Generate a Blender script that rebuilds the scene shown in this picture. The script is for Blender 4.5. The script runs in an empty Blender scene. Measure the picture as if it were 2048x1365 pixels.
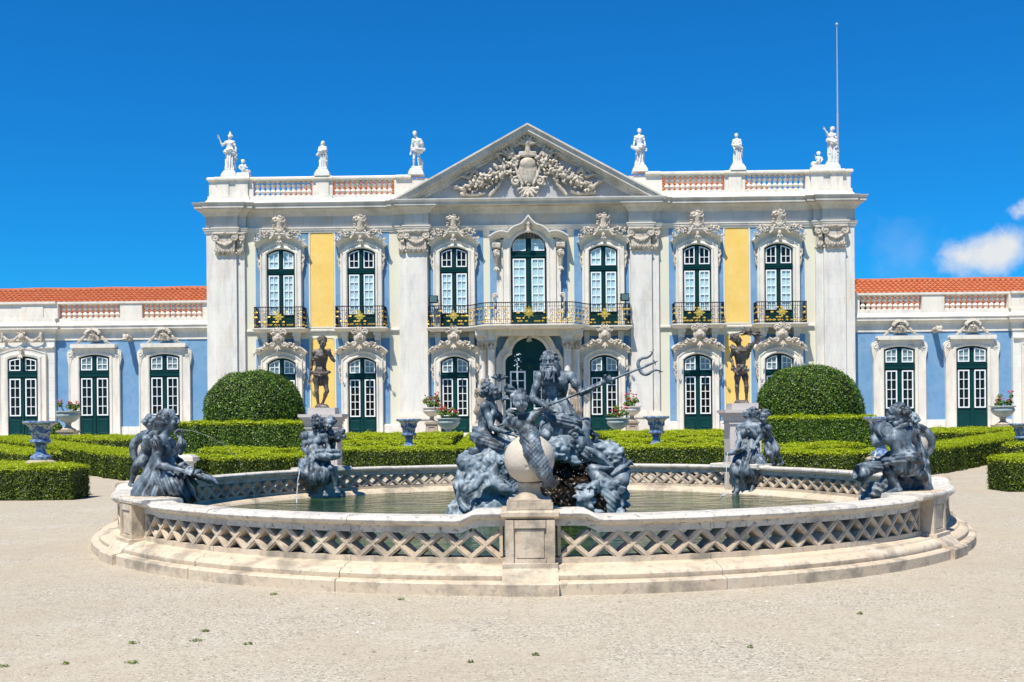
import bpy, bmesh, math, random
import numpy as np
from mathutils import Vector, Matrix
R = math.radians
scn = bpy.context.scene
C = scn.collection
random.seed(7)
RNG = np.random.default_rng(11)

# ------------------------------------------------------------------ camera, sky, sun, exposure
F_PX = 2150.0            # focal length in pixels of the 2048 px wide photograph
H_EYE = 1.5
HOR = 845.0              # row of the horizon at the middle column
ROLL = 0.5
cam_d = bpy.data.cameras.new('camera'); cam = bpy.data.objects.new('camera', cam_d); C.objects.link(cam)
cam_d.sensor_width = 36.0; cam_d.lens = F_PX/2048*36.0
cam_d.shift_y = (HOR-682.5)/2048.0
cam_d.clip_start = 0.1; cam_d.clip_end = 2000
cam.matrix_world = Matrix.Translation((0, 0, H_EYE)) @ Matrix.Rotation(R(90), 4, 'X') @ Matrix.Rotation(R(-ROLL), 4, 'Z')
scn.camera = cam

SUN_DIR = Vector((-0.48, -1.0, 2.10)).normalized()     # towards the sun
SUN_EL = math.asin(SUN_DIR.z)
w = bpy.data.worlds.new('World'); scn.world = w; w.use_nodes = True
nt = w.node_tree; nt.nodes.clear()
def wn(t, **k):
    n = nt.nodes.new(t)
    for a, b in k.items(): setattr(n, a, b)
    return n
sky = wn('ShaderNodeTexSky', sky_type='NISHITA', sun_disc=False)
sky.sun_elevation = SUN_EL; sky.sun_rotation = math.atan2(SUN_DIR.x, SUN_DIR.y)
sky.altitude = 600; sky.air_density = 1.15; sky.dust_density = 0.0; sky.ozone_density = 5.0
hs = wn('ShaderNodeMix', data_type='RGBA', blend_type='MULTIPLY'); hs.inputs['Factor'].default_value = 1.0; hs.inputs['B'].default_value = (0.10, 1.13, 1.98, 1)     # deep polarised blue
nt.links.new(sky.outputs[0], hs.inputs['A'])
tc = wn('ShaderNodeTexCoord')
def cloud_mask(center, scale, lo, hi, nscale, amp=1.0):
    sub = wn('ShaderNodeVectorMath', operation='SUBTRACT'); sub.inputs[1].default_value = center
    nt.links.new(tc.outputs['Generated'], sub.inputs[0])
    mul = wn('ShaderNodeVectorMath', operation='MULTIPLY'); mul.inputs[1].default_value = scale
    nt.links.new(sub.outputs[0], mul.inputs[0])
    ln = wn('ShaderNodeVectorMath', operation='LENGTH'); nt.links.new(mul.outputs[0], ln.inputs[0])
    no = wn('ShaderNodeTexNoise'); no.inputs['Scale'].default_value = nscale; no.inputs['Detail'].default_value = 9; no.inputs['Roughness'].default_value = 0.58
    nt.links.new(tc.outputs['Generated'], no.inputs['Vector'])
    a = wn('ShaderNodeMath', operation='MULTIPLY_ADD'); a.inputs[1].default_value = 1.9*amp; a.inputs[2].default_value = -0.95*amp
    nt.links.new(no.outputs['Fac'], a.inputs[0])
    s = wn('ShaderNodeMath', operation='SUBTRACT'); nt.links.new(a.outputs[0], s.inputs[0]); nt.links.new(ln.outputs['Value'], s.inputs[1])
    mr = wn('ShaderNodeMapRange', interpolation_type='SMOOTHSTEP'); mr.inputs['From Min'].default_value = lo; mr.inputs['From Max'].default_value = hi
    nt.links.new(s.outputs[0], mr.inputs['Value'])
    return mr.outputs[0]
def wdir(px, py):
    v = Vector(((px-1024)/F_PX, 1.0, (HOR-py)/F_PX)); return v.normalized()
masks = [cloud_mask(wdir(1985, 515), (19.0, 19.0, 42.0), -1.05, -0.20, 26),
         cloud_mask(wdir(2095, 425), (30.0, 30.0, 52.0), -0.95, -0.35, 30)]
wisp = cloud_mask(wdir(1825, 515), (22.0, 22.0, 22.0), -1.05, 0.35, 26, 1.5)
wsc = wn('ShaderNodeMath', operation='MULTIPLY'); wsc.inputs[1].default_value = 0.12; nt.links.new(wisp, wsc.inputs[0])
masks.append(wsc.outputs[0])
cur = hs.outputs['Result']
for mk in masks:
    mx = wn('ShaderNodeMix', data_type='RGBA'); mx.inputs['B'].default_value = (11.5, 11.9, 12.3, 1)
    nt.links.new(mk, mx.inputs['Factor']); nt.links.new(cur, mx.inputs['A']); cur = mx.outputs['Result']
bg = wn('ShaderNodeBackground'); bg.inputs['Strength'].default_value = 0.05
nt.links.new(cur, bg.inputs['Color'])
wo = wn('ShaderNodeOutputWorld'); nt.links.new(bg.outputs[0], wo.inputs['Surface'])

sd = bpy.data.lights.new('sun', 'SUN'); sd.energy = 5.0; sd.angle = R(0.5); sd.color = (1.0, 0.95, 0.855)
so = bpy.data.objects.new('sun', sd); C.objects.link(so)
so.rotation_euler = SUN_DIR.to_track_quat('Z', 'Y').to_euler()
so.location = (-20, -40, 80)
vs = scn.view_settings
vs.view_transform = 'Standard'; vs.look = 'None'; vs.gamma = 1.0; vs.exposure = 0.46
try: vs.use_curve_mapping = False
except Exception: pass

# ------------------------------------------------------------------ materials
def srgb(r, g, b):
    f = lambda c: (c/255/12.92) if c/255 <= 0.04045 else ((c/255+0.055)/1.055)**2.4
    return (f(r), f(g), f(b), 1.0)
def mat(name, col, rough=0.6, var=(), bump=None, spec=0.3, metal=0.0, brick=None, stretch=None, wavez=None, bumpd=0.01, coat=0.0, island=None, transl=0.0):
    """var: (scale, lo, hi, colour, amount[, zstretch]) noise patches; brick: (w, h, colour, amount, mortar)"""
    m = bpy.data.materials.new(name); m.use_nodes = True; t = m.node_tree; N = t.nodes; L = t.links
    b = N['Principled BSDF']
    b.inputs['Roughness'].default_value = rough; b.inputs['Metallic'].default_value = metal
    b.inputs['Specular IOR Level'].default_value = spec; b.inputs['Coat Weight'].default_value = coat
    geo = N.new('ShaderNodeNewGeometry')
    rgb = N.new('ShaderNodeRGB'); rgb.outputs[0].default_value = tuple(col)[:3]+(1,)
    cur = rgb.outputs[0]
    if island:
        cr = N.new('ShaderNodeValToRGB'); e = cr.color_ramp.elements
        for i, (p, c) in enumerate(island):
            el = e[i] if i < 2 else e.new(p)
            el.position = p; el.color = tuple(c)[:3]+(1,)
        L.new(geo.outputs['Random Per Island'], cr.inputs[0]); cur = cr.outputs[0]
    for v in var:
        sc, lo, hi, c2, amt = v[:5]; zs = v[5] if len(v) > 5 else 1.0
        mp = N.new('ShaderNodeMapping'); mp.inputs['Scale'].default_value = (1, 1, zs)
        L.new(geo.outputs['Position'], mp.inputs['Vector'])
        no = N.new('ShaderNodeTexNoise'); no.inputs['Scale'].default_value = sc; no.inputs['Detail'].default_value = 7; no.inputs['Roughness'].default_value = 0.62
        L.new(mp.outputs[0], no.inputs['Vector'])
        mr = N.new('ShaderNodeMapRange'); mr.inputs['From Min'].default_value = lo; mr.inputs['From Max'].default_value = hi; mr.inputs['To Max'].default_value = amt
        L.new(no.outputs['Fac'], mr.inputs['Value'])
        mx = N.new('ShaderNodeMix'); mx.data_type = 'RGBA'; mx.inputs['B'].default_value = tuple(c2)[:3]+(1,)
        L.new(mr.outputs[0], mx.inputs['Factor']); L.new(cur, mx.inputs['A']); cur = mx.outputs['Result']
    if brick:
        bw, bh, bc, amt, mort = brick
        sp = N.new('ShaderNodeSeparateXYZ'); L.new(geo.outputs['Position'], sp.inputs[0])
        ad = N.new('ShaderNodeMath'); ad.operation = 'ADD'; L.new(sp.outputs[0], ad.inputs[0]); L.new(sp.outputs[1], ad.inputs[1])
        cb = N.new('ShaderNodeCombineXYZ'); L.new(ad.outputs[0], cb.inputs[0]); L.new(sp.outputs[2], cb.inputs[1])
        br = N.new('ShaderNodeTexBrick'); br.inputs['Scale'].default_value = 1.0
        br.inputs['Brick Width'].default_value = bw; br.inputs['Row Height'].default_value = bh; br.inputs['Mortar Size'].default_value = mort
        br.inputs['Mortar Smooth'].default_value = 0.3
        br.inputs['Color1'].default_value = (0, 0, 0, 1); br.inputs['Color2'].default_value = (0.22, 0.22, 0.22, 1); br.inputs['Mortar'].default_value = (1, 1, 1, 1)
        L.new(cb.outputs[0], br.inputs['Vector'])
        mm = N.new('ShaderNodeMath'); mm.operation = 'MULTIPLY'; mm.inputs[1].default_value = amt; L.new(br.outputs['Color'], mm.inputs[0])
        mx = N.new('ShaderNodeMix'); mx.data_type = 'RGBA'; mx.inputs['B'].default_value = tuple(bc)[:3]+(1,)
        L.new(mm.outputs[0], mx.inputs['Factor']); L.new(cur, mx.inputs['A']); cur = mx.outputs['Result']
    L.new(cur, b.inputs['Base Color'])
    if bump:
        no = N.new('ShaderNodeTexNoise'); no.inputs['Scale'].default_value = bump[0]; no.inputs['Detail'].default_value = 5; no.inputs['Roughness'].default_value = 0.6
        L.new(geo.outputs['Position'], no.inputs['Vector'])
        bp = N.new('ShaderNodeBump'); bp.inputs['Strength'].default_value = bump[1]; bp.inputs['Distance'].default_value = bumpd
        L.new(no.outputs['Fac'], bp.inputs['Height']); L.new(bp.outputs[0], b.inputs['Normal'])
    if transl > 0:
        tr = N.new('ShaderNodeBsdfTranslucent'); L.new(cur, tr.inputs['Color'])
        ms = N.new('ShaderNodeMixShader'); ms.inputs[0].default_value = transl
        L.new(b.outputs[0], ms.inputs[1]); L.new(tr.outputs[0], ms.inputs[2])
        L.new(ms.outputs[0], N['Material Output'].inputs['Surface'])
    return m

stainD = (0.16, 0.14, 0.11); ochre = (0.55, 0.38, 0.2); pinkst = (0.62, 0.49, 0.44); greyst = (0.38, 0.38, 0.37)
MT = {}
MT['stone'] = mat('pale limestone', (0.74, 0.705, 0.635), 0.65, [(0.7, .45, .75, pinkst, .4), (2.2, .48, .72, greyst, .5, .30), (1.1, .54, .75, ochre, .42, .5), (7, .54, .74, (.36,.33,.28), .42, .10), (14, .55, .8, (.5,.47,.43), .3)], (30, .25), brick=(1.3, .62, (.42,.38,.34), .32, .008))
MT['stone_plain'] = mat('pale limestone mouldings', (0.74, 0.68, 0.585), 0.65, [(1.6, .48, .72, greyst, .5, .3), (0.9, .55, .8, ochre, .4, .6), (5, .54, .76, (.24,.21,.17), .4, .3)], (25, .3))
MT['carved'] = mat('weathered carved limestone', (0.55, 0.48, 0.39), 0.75, [(4, .44, .66, (.24,.19,.14), .75), (9, .5, .75, (.62,.59,.54), .5), (1.3, .55, .75, (.5,.38,.28), .35)], (60, .4))
MT['frieze'] = mat('streaked frieze limestone', (0.59, 0.555, 0.50), 0.7, [(1.0, .42, .68, (.40,.385,.36), .6, .5), (0.9, .50, .70, (.55,.39,.22), .7, .8), (6, .55, .8, (.35,.3,.24), .4, .3)], (25, .3), brick=(1.25, .9, (.33,.27,.22), .55, .012))
MT['corn'] = mat('sooty cornice limestone', (0.62, 0.58, 0.515), 0.7, [(1.4, .40, .66, (.36,.33,.29), .7, .25), (0.6, .5, .75, (.58,.44,.3), .5, .5), (8, .55, .8, (.25,.22,.19), .4, .2)], (25, .3))
MT['cream'] = mat('cream lime render', (0.68, 0.645, 0.51), 0.8, [(0.8, .45, .75, (.66,.62,.5), .5, .4), (6, .55, .8, (.6,.56,.48), .3)], (40, .15))
MT['blue'] = mat('blue limewash render', (0.140, 0.295, 0.475), 0.85, [(1.2, .40, .65, (.22,.35,.50), .75), (4, .5, .70, (.115,.22,.37), .55), (0.8, .6, .8, (.36,.46,.62), .4, .4)], (40, .2))
MT['yellow'] = mat('yellow limewash render', (0.80, 0.525, 0.135), 0.85, [(1.3, .40, .66, (.86,.60,.20), .75), (5, .5, .74, (.74,.45,.10), .5)], (40, .2))
MT['green'] = mat('dark green gloss paint', (0.003, 0.039, 0.038), 0.4, [(4, .5, .8, (.008,.056,.053), .6)], (30, .06), spec=.2)
MT['white'] = mat('white window paint', (0.80, 0.81, 0.80), 0.45, [(6, .55, .8, (.66,.66,.62), .4)])
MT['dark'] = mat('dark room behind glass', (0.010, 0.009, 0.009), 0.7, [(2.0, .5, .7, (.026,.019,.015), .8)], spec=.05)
MT['curtain'] = mat('white gathered curtain', (0.66, 0.77, 0.80), 0.8, [(9, .45, .7, (.55,.68,.73), .5, .15)])
MT['blind'] = mat('grey blind', (0.34, 0.38, 0.38), 0.8, [(9, .4, .7, (.25,.29,.30), .6, .2)])
MT['iron'] = mat('black wrought iron', (0.008, 0.011, 0.014), 0.6, spec=.1)
MT['tymp'] = mat('marble with painted shade', (0.37, 0.37, 0.37), 0.6, [(1.1, .45, .7, (.52,.52,.52), .6), (3, .5, .75, (.26,.27,.29), .5), (0.9, .58, .75, (.46,.36,.27), .4)], (25, .2), brick=(1.6, .7, (.24,.24,.25), .4, .012))  # greyed so that the shade in the pediment is part of the stone colour
MT['gold'] = mat('gilded iron', (0.80, 0.53, 0.10), 0.38, [(14, .5, .8, (.55,.33,.05), .5)], metal=.55)
MT['tile'] = mat('terracotta roof tile', (0.46, 0.120, 0.042), 0.75, [(2.5, .42, .68, (.50,.18,.08), .7), (9, .46, .66, (.23,.065,.035), .75), (3, .6, .8, (.35,.22,.16), .5)], (40, .3))
MT['marble'] = mat('white marble', (0.70, 0.69, 0.66), 0.6, [(3, .48, .70, (.50,.49,.46), .6), (10, .55, .8, (.5,.5,.48), .3)], (60, .25))
def glass_mat():
    m = bpy.data.materials.new('window glass'); m.use_nodes = True; t = m.node_tree; N = t.nodes; L = t.links
    N.remove(N['Principled BSDF'])
    tr = N.new('ShaderNodeBsdfTransparent'); tr.inputs[0].default_value = (.93, .97, .97, 1)
    gl = N.new('ShaderNodeBsdfGlossy'); gl.inputs['Roughness'].default_value = 0.03
    lw = N.new('ShaderNodeLayerWeight'); lw.inputs['Blend'].default_value = .5
    pw = N.new('ShaderNodeMath'); pw.operation = 'POWER'; pw.inputs[1].default_value = 4.0; L.new(lw.outputs['Facing'], pw.inputs[0])
    fr = N.new('ShaderNodeMath'); fr.operation = 'MULTIPLY_ADD'; fr.inputs[1].default_value = .8; fr.inputs[2].default_value = .014; L.new(pw.outputs[0], fr.inputs[0])
    no = N.new('ShaderNodeTexNoise'); no.inputs['Scale'].default_value = 3.0
    bp = N.new('ShaderNodeBump'); bp.inputs['Strength'].default_value = .006; bp.inputs['Distance'].default_value = .01
    g = N.new('ShaderNodeNewGeometry'); L.new(g.outputs['Position'], no.inputs['Vector']); L.new(no.outputs['Fac'], bp.inputs['Height'])
    L.new(bp.outputs[0], gl.inputs['Normal'])
    ms = N.new('ShaderNodeMixShader'); L.new(fr.outputs[0], ms.inputs[0]); L.new(tr.outputs[0], ms.inputs[1]); L.new(gl.outputs[0], ms.inputs[2])
    L.new(ms.outputs[0], N['Material Output'].inputs['Surface'])
    return m
MT['glass'] = glass_mat()

# ------------------------------------------------------------------ object helpers
def tag(o, label=None, cat=None, group=None, kind=None):
    if label: o['label'] = label
    if cat: o['category'] = cat
    if group: o['group'] = group
    if kind: o['kind'] = kind
    return o
def empty(name, loc=(0, 0, 0), rz=0.0, parent=None):
    o = bpy.data.objects.new(name, None); C.objects.link(o); o.location = loc; o.rotation_euler = (0, 0, rz); o.empty_display_size = .2
    if parent: o.parent = parent
    return o
def link_mesh(name, me, parent=None, loc=(0, 0, 0), rz=0.0):
    o = bpy.data.objects.new(name, me); C.objects.link(o); o.location = loc; o.rotation_euler = (0, 0, rz)
    if parent: o.parent = parent
    return o
def dup(o, parent=None, loc=None, rz=None, label=None):
    c = o.copy(); C.objects.link(c)
    if parent is not None: c.parent = parent
    if loc is not None: c.location = loc
    if rz is not None: c.rotation_euler = (0, 0, rz)
    if label: c['label'] = label
    for ch in list(o.children): dup(ch, c)
    return c

class MB:
    def __init__(s): s.v = []; s.f = []; s.m = []
    def add(s, vs_, fs, m=0):
        o = len(s.v); s.v += [tuple(p) for p in vs_]; s.f += [tuple(i+o for i in f) for f in fs]; s.m += [m]*len(fs); return s
    def box(s, x0, x1, y0, y1, z0, z1, m=0):
        return s.add([(x0,y0,z0),(x1,y0,z0),(x1,y1,z0),(x0,y1,z0),(x0,y0,z1),(x1,y0,z1),(x1,y1,z1),(x0,y1,z1)],
                     [(0,3,2,1),(4,5,6,7),(0,1,5,4),(1,2,6,5),(2,3,7,6),(3,0,4,7)], m)
    def frust(s, cx, cy, z0, z1, a0, b0, a1, b1, m=0):
        vs_ = [(cx+sx*a, cy+sy*b, z) for z, a, b in ((z0,a0,b0),(z1,a1,b1)) for sx, sy in ((-1,-1),(1,-1),(1,1),(-1,1))]
        return s.add(vs_, [(0,3,2,1),(4,5,6,7),(0,1,5,4),(1,2,6,5),(2,3,7,6),(3,0,4,7)], m)
    def prism(s, poly, y0, y1, m=0):            # polygon in (x, z) extruded along y
        n = len(poly)
        return s.add([(x, y0, z) for x, z in poly]+[(x, y1, z) for x, z in poly],
                     [tuple(range(n)), tuple(range(2*n-1, n-1, -1))]+[(i, i+n, (i+1)%n+n, (i+1)%n) for i in range(n)], m)
    def plan(s, poly, z0, z1, m=0):             # polygon in (x, y) extruded along z
        n = len(poly)
        return s.add([(x, y, z0) for x, y in poly]+[(x, y, z1) for x, y in poly],
                     [tuple(range(n-1, -1, -1)), tuple(range(n, 2*n))]+[(i, (i+1)%n, (i+1)%n+n, i+n) for i in range(n)], m)
    def lathe(s, prof, c=(0,0,0), n=16, m=0, ex=1.0, ey=1.0):
        k = len(prof); vs_ = []; fs = []
        for i in range(n):
            a = 2*math.pi*i/n
            for r, z in prof: vs_.append((c[0]+ex*r*math.cos(a), c[1]+ey*r*math.sin(a), c[2]+z))
        for i in range(n):
            j = (i+1) % n
            for q in range(k-1): fs.append((i*k+q, j*k+q, j*k+q+1, i*k+q+1))
        fs.append(tuple(i*k for i in range(n))[::-1]); fs.append(tuple(i*k+k-1 for i in range(n)))
        return s.add(vs_, fs, m)
    def tube(s, pts, r, n=6, m=0, closed=False):
        pts = [Vector(p) for p in pts]; K = len(pts); rr = r if hasattr(r, '__len__') else [r]*K
        vs_ = []; fs = []; up = None
        for i, p in enumerate(pts):
            if closed: t = pts[(i+1) % K]-pts[i-1]
            else: t = pts[min(i+1, K-1)]-pts[max(i-1, 0)]
            if t.length < 1e-9: t = Vector((0, 0, 1))
            t.normalize()
            if up is None: up = Vector((0, 0, 1)) if abs(t.z) < .9 else Vector((0, 1, 0))
            a = t.cross(up)
            if a.length < 1e-6: a = t.orthogonal()
            a.normalize(); up = a.cross(t).normalized()
            for j in range(n):
                th = 2*math.pi*j/n; vs_.append(p+a*(rr[i]*math.cos(th))+up*(rr[i]*math.sin(th)))
        for i in range(K if closed else K-1):
            i2 = (i+1) % K
            for j in range(n): fs.append((i*n+j, i*n+(j+1)%n, i2*n+(j+1)%n, i2*n+j))
        if not closed: fs.append(tuple(range(n))[::-1]); fs.append(tuple((K-1)*n+j for j in range(n)))
        return s.add(vs_, fs, m)
    def sweep(s, path, prof, closed=False, m=0, zoff=None, pclosed=True):   # plan path (x, y), profile (outward, z); outward is to the right of travel
        K = len(path); P = [Vector(p) for p in path]; nrm = []
        for i in range(K):
            def nn(a, b):
                d = (b-a).normalized(); return Vector((d.y, -d.x))
            if closed: n1 = nn(P[i-1], P[i]); n2 = nn(P[i], P[(i+1) % K])
            else:
                n1 = nn(P[i-1], P[i]) if i > 0 else None; n2 = nn(P[i], P[i+1]) if i < K-1 else None
                n1 = n1 or n2; n2 = n2 or n1
            q = 1+n1.dot(n2); nrm.append((n1+n2)/max(q, .25))
        k = len(prof); vs_ = []; fs = []
        for i in range(K):
            zo = zoff[i] if zoff is not None else 0.0
            for o, z in prof: vs_.append((P[i].x+o*nrm[i].x, P[i].y+o*nrm[i].y, z+zo))
        for i in range(K if closed else K-1):
            j = (i+1) % K
            for q in range(k if pclosed else k-1): fs.append((i*k+q, j*k+q, j*k+(q+1)%k, i*k+(q+1)%k))
        if not closed and pclosed: fs.append(tuple(range(k))); fs.append(tuple((K-1)*k+q for q in range(k))[::-1])
        return s.add(vs_, fs, m)
    def frame(s, path, prof, m=0, closed=False):            # upright path (x, z), profile (outward, y)
        K = len(path); P = [Vector(p) for p in path]; nrm = []
        for i in range(K):
            def nn(a, b):
                d = (b-a).normalized(); return Vector((-d.y, d.x))
            if closed: n1 = nn(P[i-1], P[i]); n2 = nn(P[i], P[(i+1) % K])
            else:
                n1 = nn(P[i-1], P[i]) if i > 0 else None; n2 = nn(P[i], P[i+1]) if i < K-1 else None
                n1 = n1 or n2; n2 = n2 or n1
            q = 1+n1.dot(n2); nrm.append((n1+n2)/max(q, .3))
        k = len(prof); vs_ = []; fs = []
        for i in range(K):
            for o, y in prof: vs_.append((P[i].x+o*nrm[i].x, y, P[i].y+o*nrm[i].y))
        for i in range(K if closed else K-1):
            j = (i+1) % K
            for q in range(k): fs.append((i*k+q, j*k+q, j*k+(q+1)%k, i*k+(q+1)%k))
        if not closed: fs.append(tuple(range(k))); fs.append(tuple((K-1)*k+q for q in range(k))[::-1])
        return s.add(vs_, fs, m)
    def mesh(s, name, mats, smooth=None):
        me = bpy.data.meshes.new(name); me.from_pydata(s.v, [], s.f)
        if not isinstance(mats, (list, tuple)): mats = [mats]
        for m_ in mats: me.materials.append(m_)
        me.polygons.foreach_set('material_index', s.m)
        bm = bmesh.new(); bm.from_mesh(me); bmesh.ops.recalc_face_normals(bm, faces=bm.faces); bm.to_mesh(me); bm.free()
        if smooth:
            me.shade_smooth(); me.set_sharp_from_angle(angle=R(smooth))
        me.update(); return me
    def build(s, name, mats, parent=None, loc=(0, 0, 0), rz=0.0, smooth=None):
        return link_mesh(name, s.mesh(name, mats, smooth), parent, loc, rz)

def arc(cx, cz, r, a0, a1, n):
    return [(cx+r*math.cos(R(a0+(a1-a0)*i/n)), cz+r*math.sin(R(a0+(a1-a0)*i/n))) for i in range(n+1)]
def seg_arch(hw, zs, rise, n=10):               # points left to right along a segmental arch
    r = (hw*hw+rise*rise)/(2*rise); zc = zs+rise-r
    out = []
    for i in range(n+1):
        x = -hw+2*hw*i/n; out.append((x, zc+math.sqrt(max(r*r-x*x, 0))))
    return out
def arch_z(hw, zs, rise, x):
    r = (hw*hw+rise*rise)/(2*rise); return zs+rise-r+math.sqrt(max(r*r-x*x, 0))

# ------------------------------------------------------------------ sculpture: signed distance field meshed by surface nets
def lerp(a, b, t): return a+(b-a)*t
class SDF:
    def __init__(s, h): s.h = h; s.pr = []
    def cone(s, a, b, ra, rb, k=.02, op='u', disp=None, amp=0.):
        a = np.array(a, float); b = np.array(b, float); ba = b-a; L2 = max(ba@ba, 1e-9)
        def f(X, Y, Z):
            t = np.clip(((X-a[0])*ba[0]+(Y-a[1])*ba[1]+(Z-a[2])*ba[2])/L2, 0, 1)
            return np.sqrt((X-a[0]-t*ba[0])**2+(Y-a[1]-t*ba[1])**2+(Z-a[2]-t*ba[2])**2)-(ra+(rb-ra)*t)
        m = max(ra, rb); s._p(f, np.minimum(a, b)-m, np.maximum(a, b)+m, k, op, disp, amp)
        return s
    def chain(s, pts, rad, k=.02, disp=None, amp=0.):
        rad = rad if hasattr(rad, '__len__') else [rad]*len(pts)
        for i in range(len(pts)-1): s.cone(pts[i], pts[i+1], rad[i], rad[i+1], k, 'u', disp, amp)
        return s
    def ell(s, c, r, R3=None, k=.02, op='u', disp=None, amp=0.):
        c = np.array(c, float); r = np.array(r if hasattr(r, '__len__') else [r]*3, float); M3 = np.eye(3) if R3 is None else np.array(R3, float)
        def f(X, Y, Z):
            dx, dy, dz = X-c[0], Y-c[1], Z-c[2]
            u = [(dx*M3[0, i]+dy*M3[1, i]+dz*M3[2, i])/r[i] for i in range(3)]
            k0 = np.sqrt(u[0]**2+u[1]**2+u[2]**2); k1 = np.sqrt((u[0]/r[0])**2+(u[1]/r[1])**2+(u[2]/r[2])**2)
            return k0*(k0-1)/np.maximum(k1, 1e-6)
        ext = np.sqrt(((M3*r)**2).sum(1)); s._p(f, c-ext, c+ext, k, op, disp, amp)
        return s
    def skirt(s, a, b, ra, rb, k=.02, n=9, amp=.015, ph=0., sway=0.):        # folded cloth cone from a (top) to b (bottom), elliptic (x, y) radii
        a = np.array(a, float); b = np.array(b, float); ba = b-a; L2 = ba@ba
        def f(X, Y, Z):
            t = np.clip(((X-a[0])*ba[0]+(Y-a[1])*ba[1]+(Z-a[2])*ba[2])/L2, 0, 1)
            dx = X-a[0]-t*ba[0]; dy = Y-a[1]-t*ba[1]; dz = Z-a[2]-t*ba[2]
            rx = ra[0]+(rb[0]-ra[0])*t; ry = ra[1]+(rb[1]-ra[1])*t
            th = np.arctan2(dy, dx)
            fold = np.sin(n*th+ph+sway*t*3+1.2*np.sin(2*th+4*t))*amp*(.35+.65*t)+np.sin((n*2+1)*th-ph*2+5*t)*amp*.35*t
            q = np.sqrt((dx/rx)**2+(dy/ry)**2+(dz/np.minimum(rx, ry))**2)
            return (q-1)*np.minimum(rx, ry)-fold
        m = max(max(ra), max(rb))+amp*2; s._p(f, np.minimum(a, b)-m, np.maximum(a, b)+m, k, 'u', None, 0.)
        return s
    def box(s, c, r, rnd=.02, R3=None, k=.02, op='u', disp=None, amp=0.):
        c = np.array(c, float); r = np.array(r, float); M3 = np.eye(3) if R3 is None else np.array(R3, float)
        def f(X, Y, Z):
            dx, dy, dz = X-c[0], Y-c[1], Z-c[2]
            q = [np.abs(dx*M3[0, i]+dy*M3[1, i]+dz*M3[2, i])-r[i]+rnd for i in range(3)]
            return np.sqrt(np.maximum(q[0], 0)**2+np.maximum(q[1], 0)**2+np.maximum(q[2], 0)**2)+np.minimum(np.maximum(q[0], np.maximum(q[1], q[2])), 0)-rnd
        ext = np.abs(M3*r).sum(1); s._p(f, c-ext, c+ext, k, op, disp, amp)
        return s
    def _p(s, f, lo, hi, k, op, disp, amp): s.pr.append((f, lo, hi, k, op, disp, amp))
    def compute(s):
        h = s.h; U = [p for p in s.pr if p[4] == 'u']
        lo = np.min([p[1]-p[6] for p in U], 0)-3*h; hi = np.max([p[2]+p[6] for p in U], 0)+3*h
        n = np.ceil((hi-lo)/h).astype(int)+1
        F = np.full(n, 1.0, np.float32)
        ax = [lo[i]+h*np.arange(n[i]) for i in range(3)]
        for f, a, b, k, op, disp, amp in s.pr:
            mg = k*1.2+2*h+amp
            i0 = np.clip(np.floor((a-mg-lo)/h).astype(int), 0, n); i1 = np.clip(np.ceil((b+mg-lo)/h).astype(int)+1, 0, n)
            if np.any(i1 <= i0): continue
            sl = tuple(slice(i0[i], i1[i]) for i in range(3))
            X = ax[0][sl[0]][:, None, None]; Y = ax[1][sl[1]][None, :, None]; Z = ax[2][sl[2]][None, None, :]
            d = f(X, Y, Z)
            if disp is not None: d = d+disp(X, Y, Z)
            d = d.astype(np.float32); A = F[sl]
            if op == 'u':
                hh = np.clip(.5+.5*(A-d)/k, 0, 1); F[sl] = A+(d-A)*hh-k*hh*(1-hh)
            else:
                F[sl] = np.maximum(A, -d)
        return F, lo
    def mesh(s, name, mat_):
        F, lo = s.compute(); h = s.h; ins = F < 0
        sh = np.array(F.shape)-1
        cnt = np.zeros(sh, np.int8)
        for dx in (0, 1):
            for dy in (0, 1):
                for dz in (0, 1): cnt += ins[dx:dx+sh[0], dy:dy+sh[1], dz:dz+sh[2]]
        act = (cnt > 0) & (cnt < 8); I, J, K = np.nonzero(act)
        idx = np.full(sh, -1, np.int32); idx[I, J, K] = np.arange(len(I))
        acc = np.zeros((len(I), 3)); num = np.zeros(len(I))
        co = [(dx, dy, dz) for dx in (0, 1) for dy in (0, 1) for dz in (0, 1)]
        val = {c: F[I+c[0], J+c[1], K+c[2]].astype(float) for c in co}
        for c in co:
            for a in range(3):
                if c[a] == 0:
                    c2 = list(c); c2[a] = 1; c2 = tuple(c2)
                    va, vb = val[c], val[c2]; cr = (va < 0) != (vb < 0)
                    t = np.where(cr, va/np.where(cr, va-vb, 1), 0)
                    p = np.array(c, float)[None, :]+t[:, None]*(np.array(c2)-np.array(c))[None, :]
                    acc += p*cr[:, None]; num += cr
        V = (np.stack([I, J, K], 1)+acc/num[:, None])*h+lo
        Q = []
        for a in range(3):
            b, c = (a+1) % 3, (a+2) % 3
            sa = [slice(None)]*3; sb = [slice(None)]*3; sa[a] = slice(0, -1); sb[a] = slice(1, None)
            ia = ins[tuple(sa)]; ib = ins[tuple(sb)]; E = np.argwhere(ia != ib)
            E = E[(E[:, b] > 0) & (E[:, c] > 0) & (E[:, b] < sh[b]) & (E[:, c] < sh[c])]
            if not len(E): continue
            def cell(db, dc):
                q = E.copy(); q[:, b] -= db; q[:, c] -= dc; return idx[q[:, 0], q[:, 1], q[:, 2]]
            q = np.stack([cell(1, 1), cell(0, 1), cell(0, 0), cell(1, 0)], 1)
            fl = ~ia[E[:, 0], E[:, 1], E[:, 2]]
            q[fl] = q[fl][:, ::-1]
            Q.append(q)
        Q = np.concatenate(Q)
        # one light relaxation pass
        me = bpy.data.meshes.new(name); me.vertices.add(len(V)); me.vertices.foreach_set('co', V.astype(np.float32).ravel())
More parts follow.
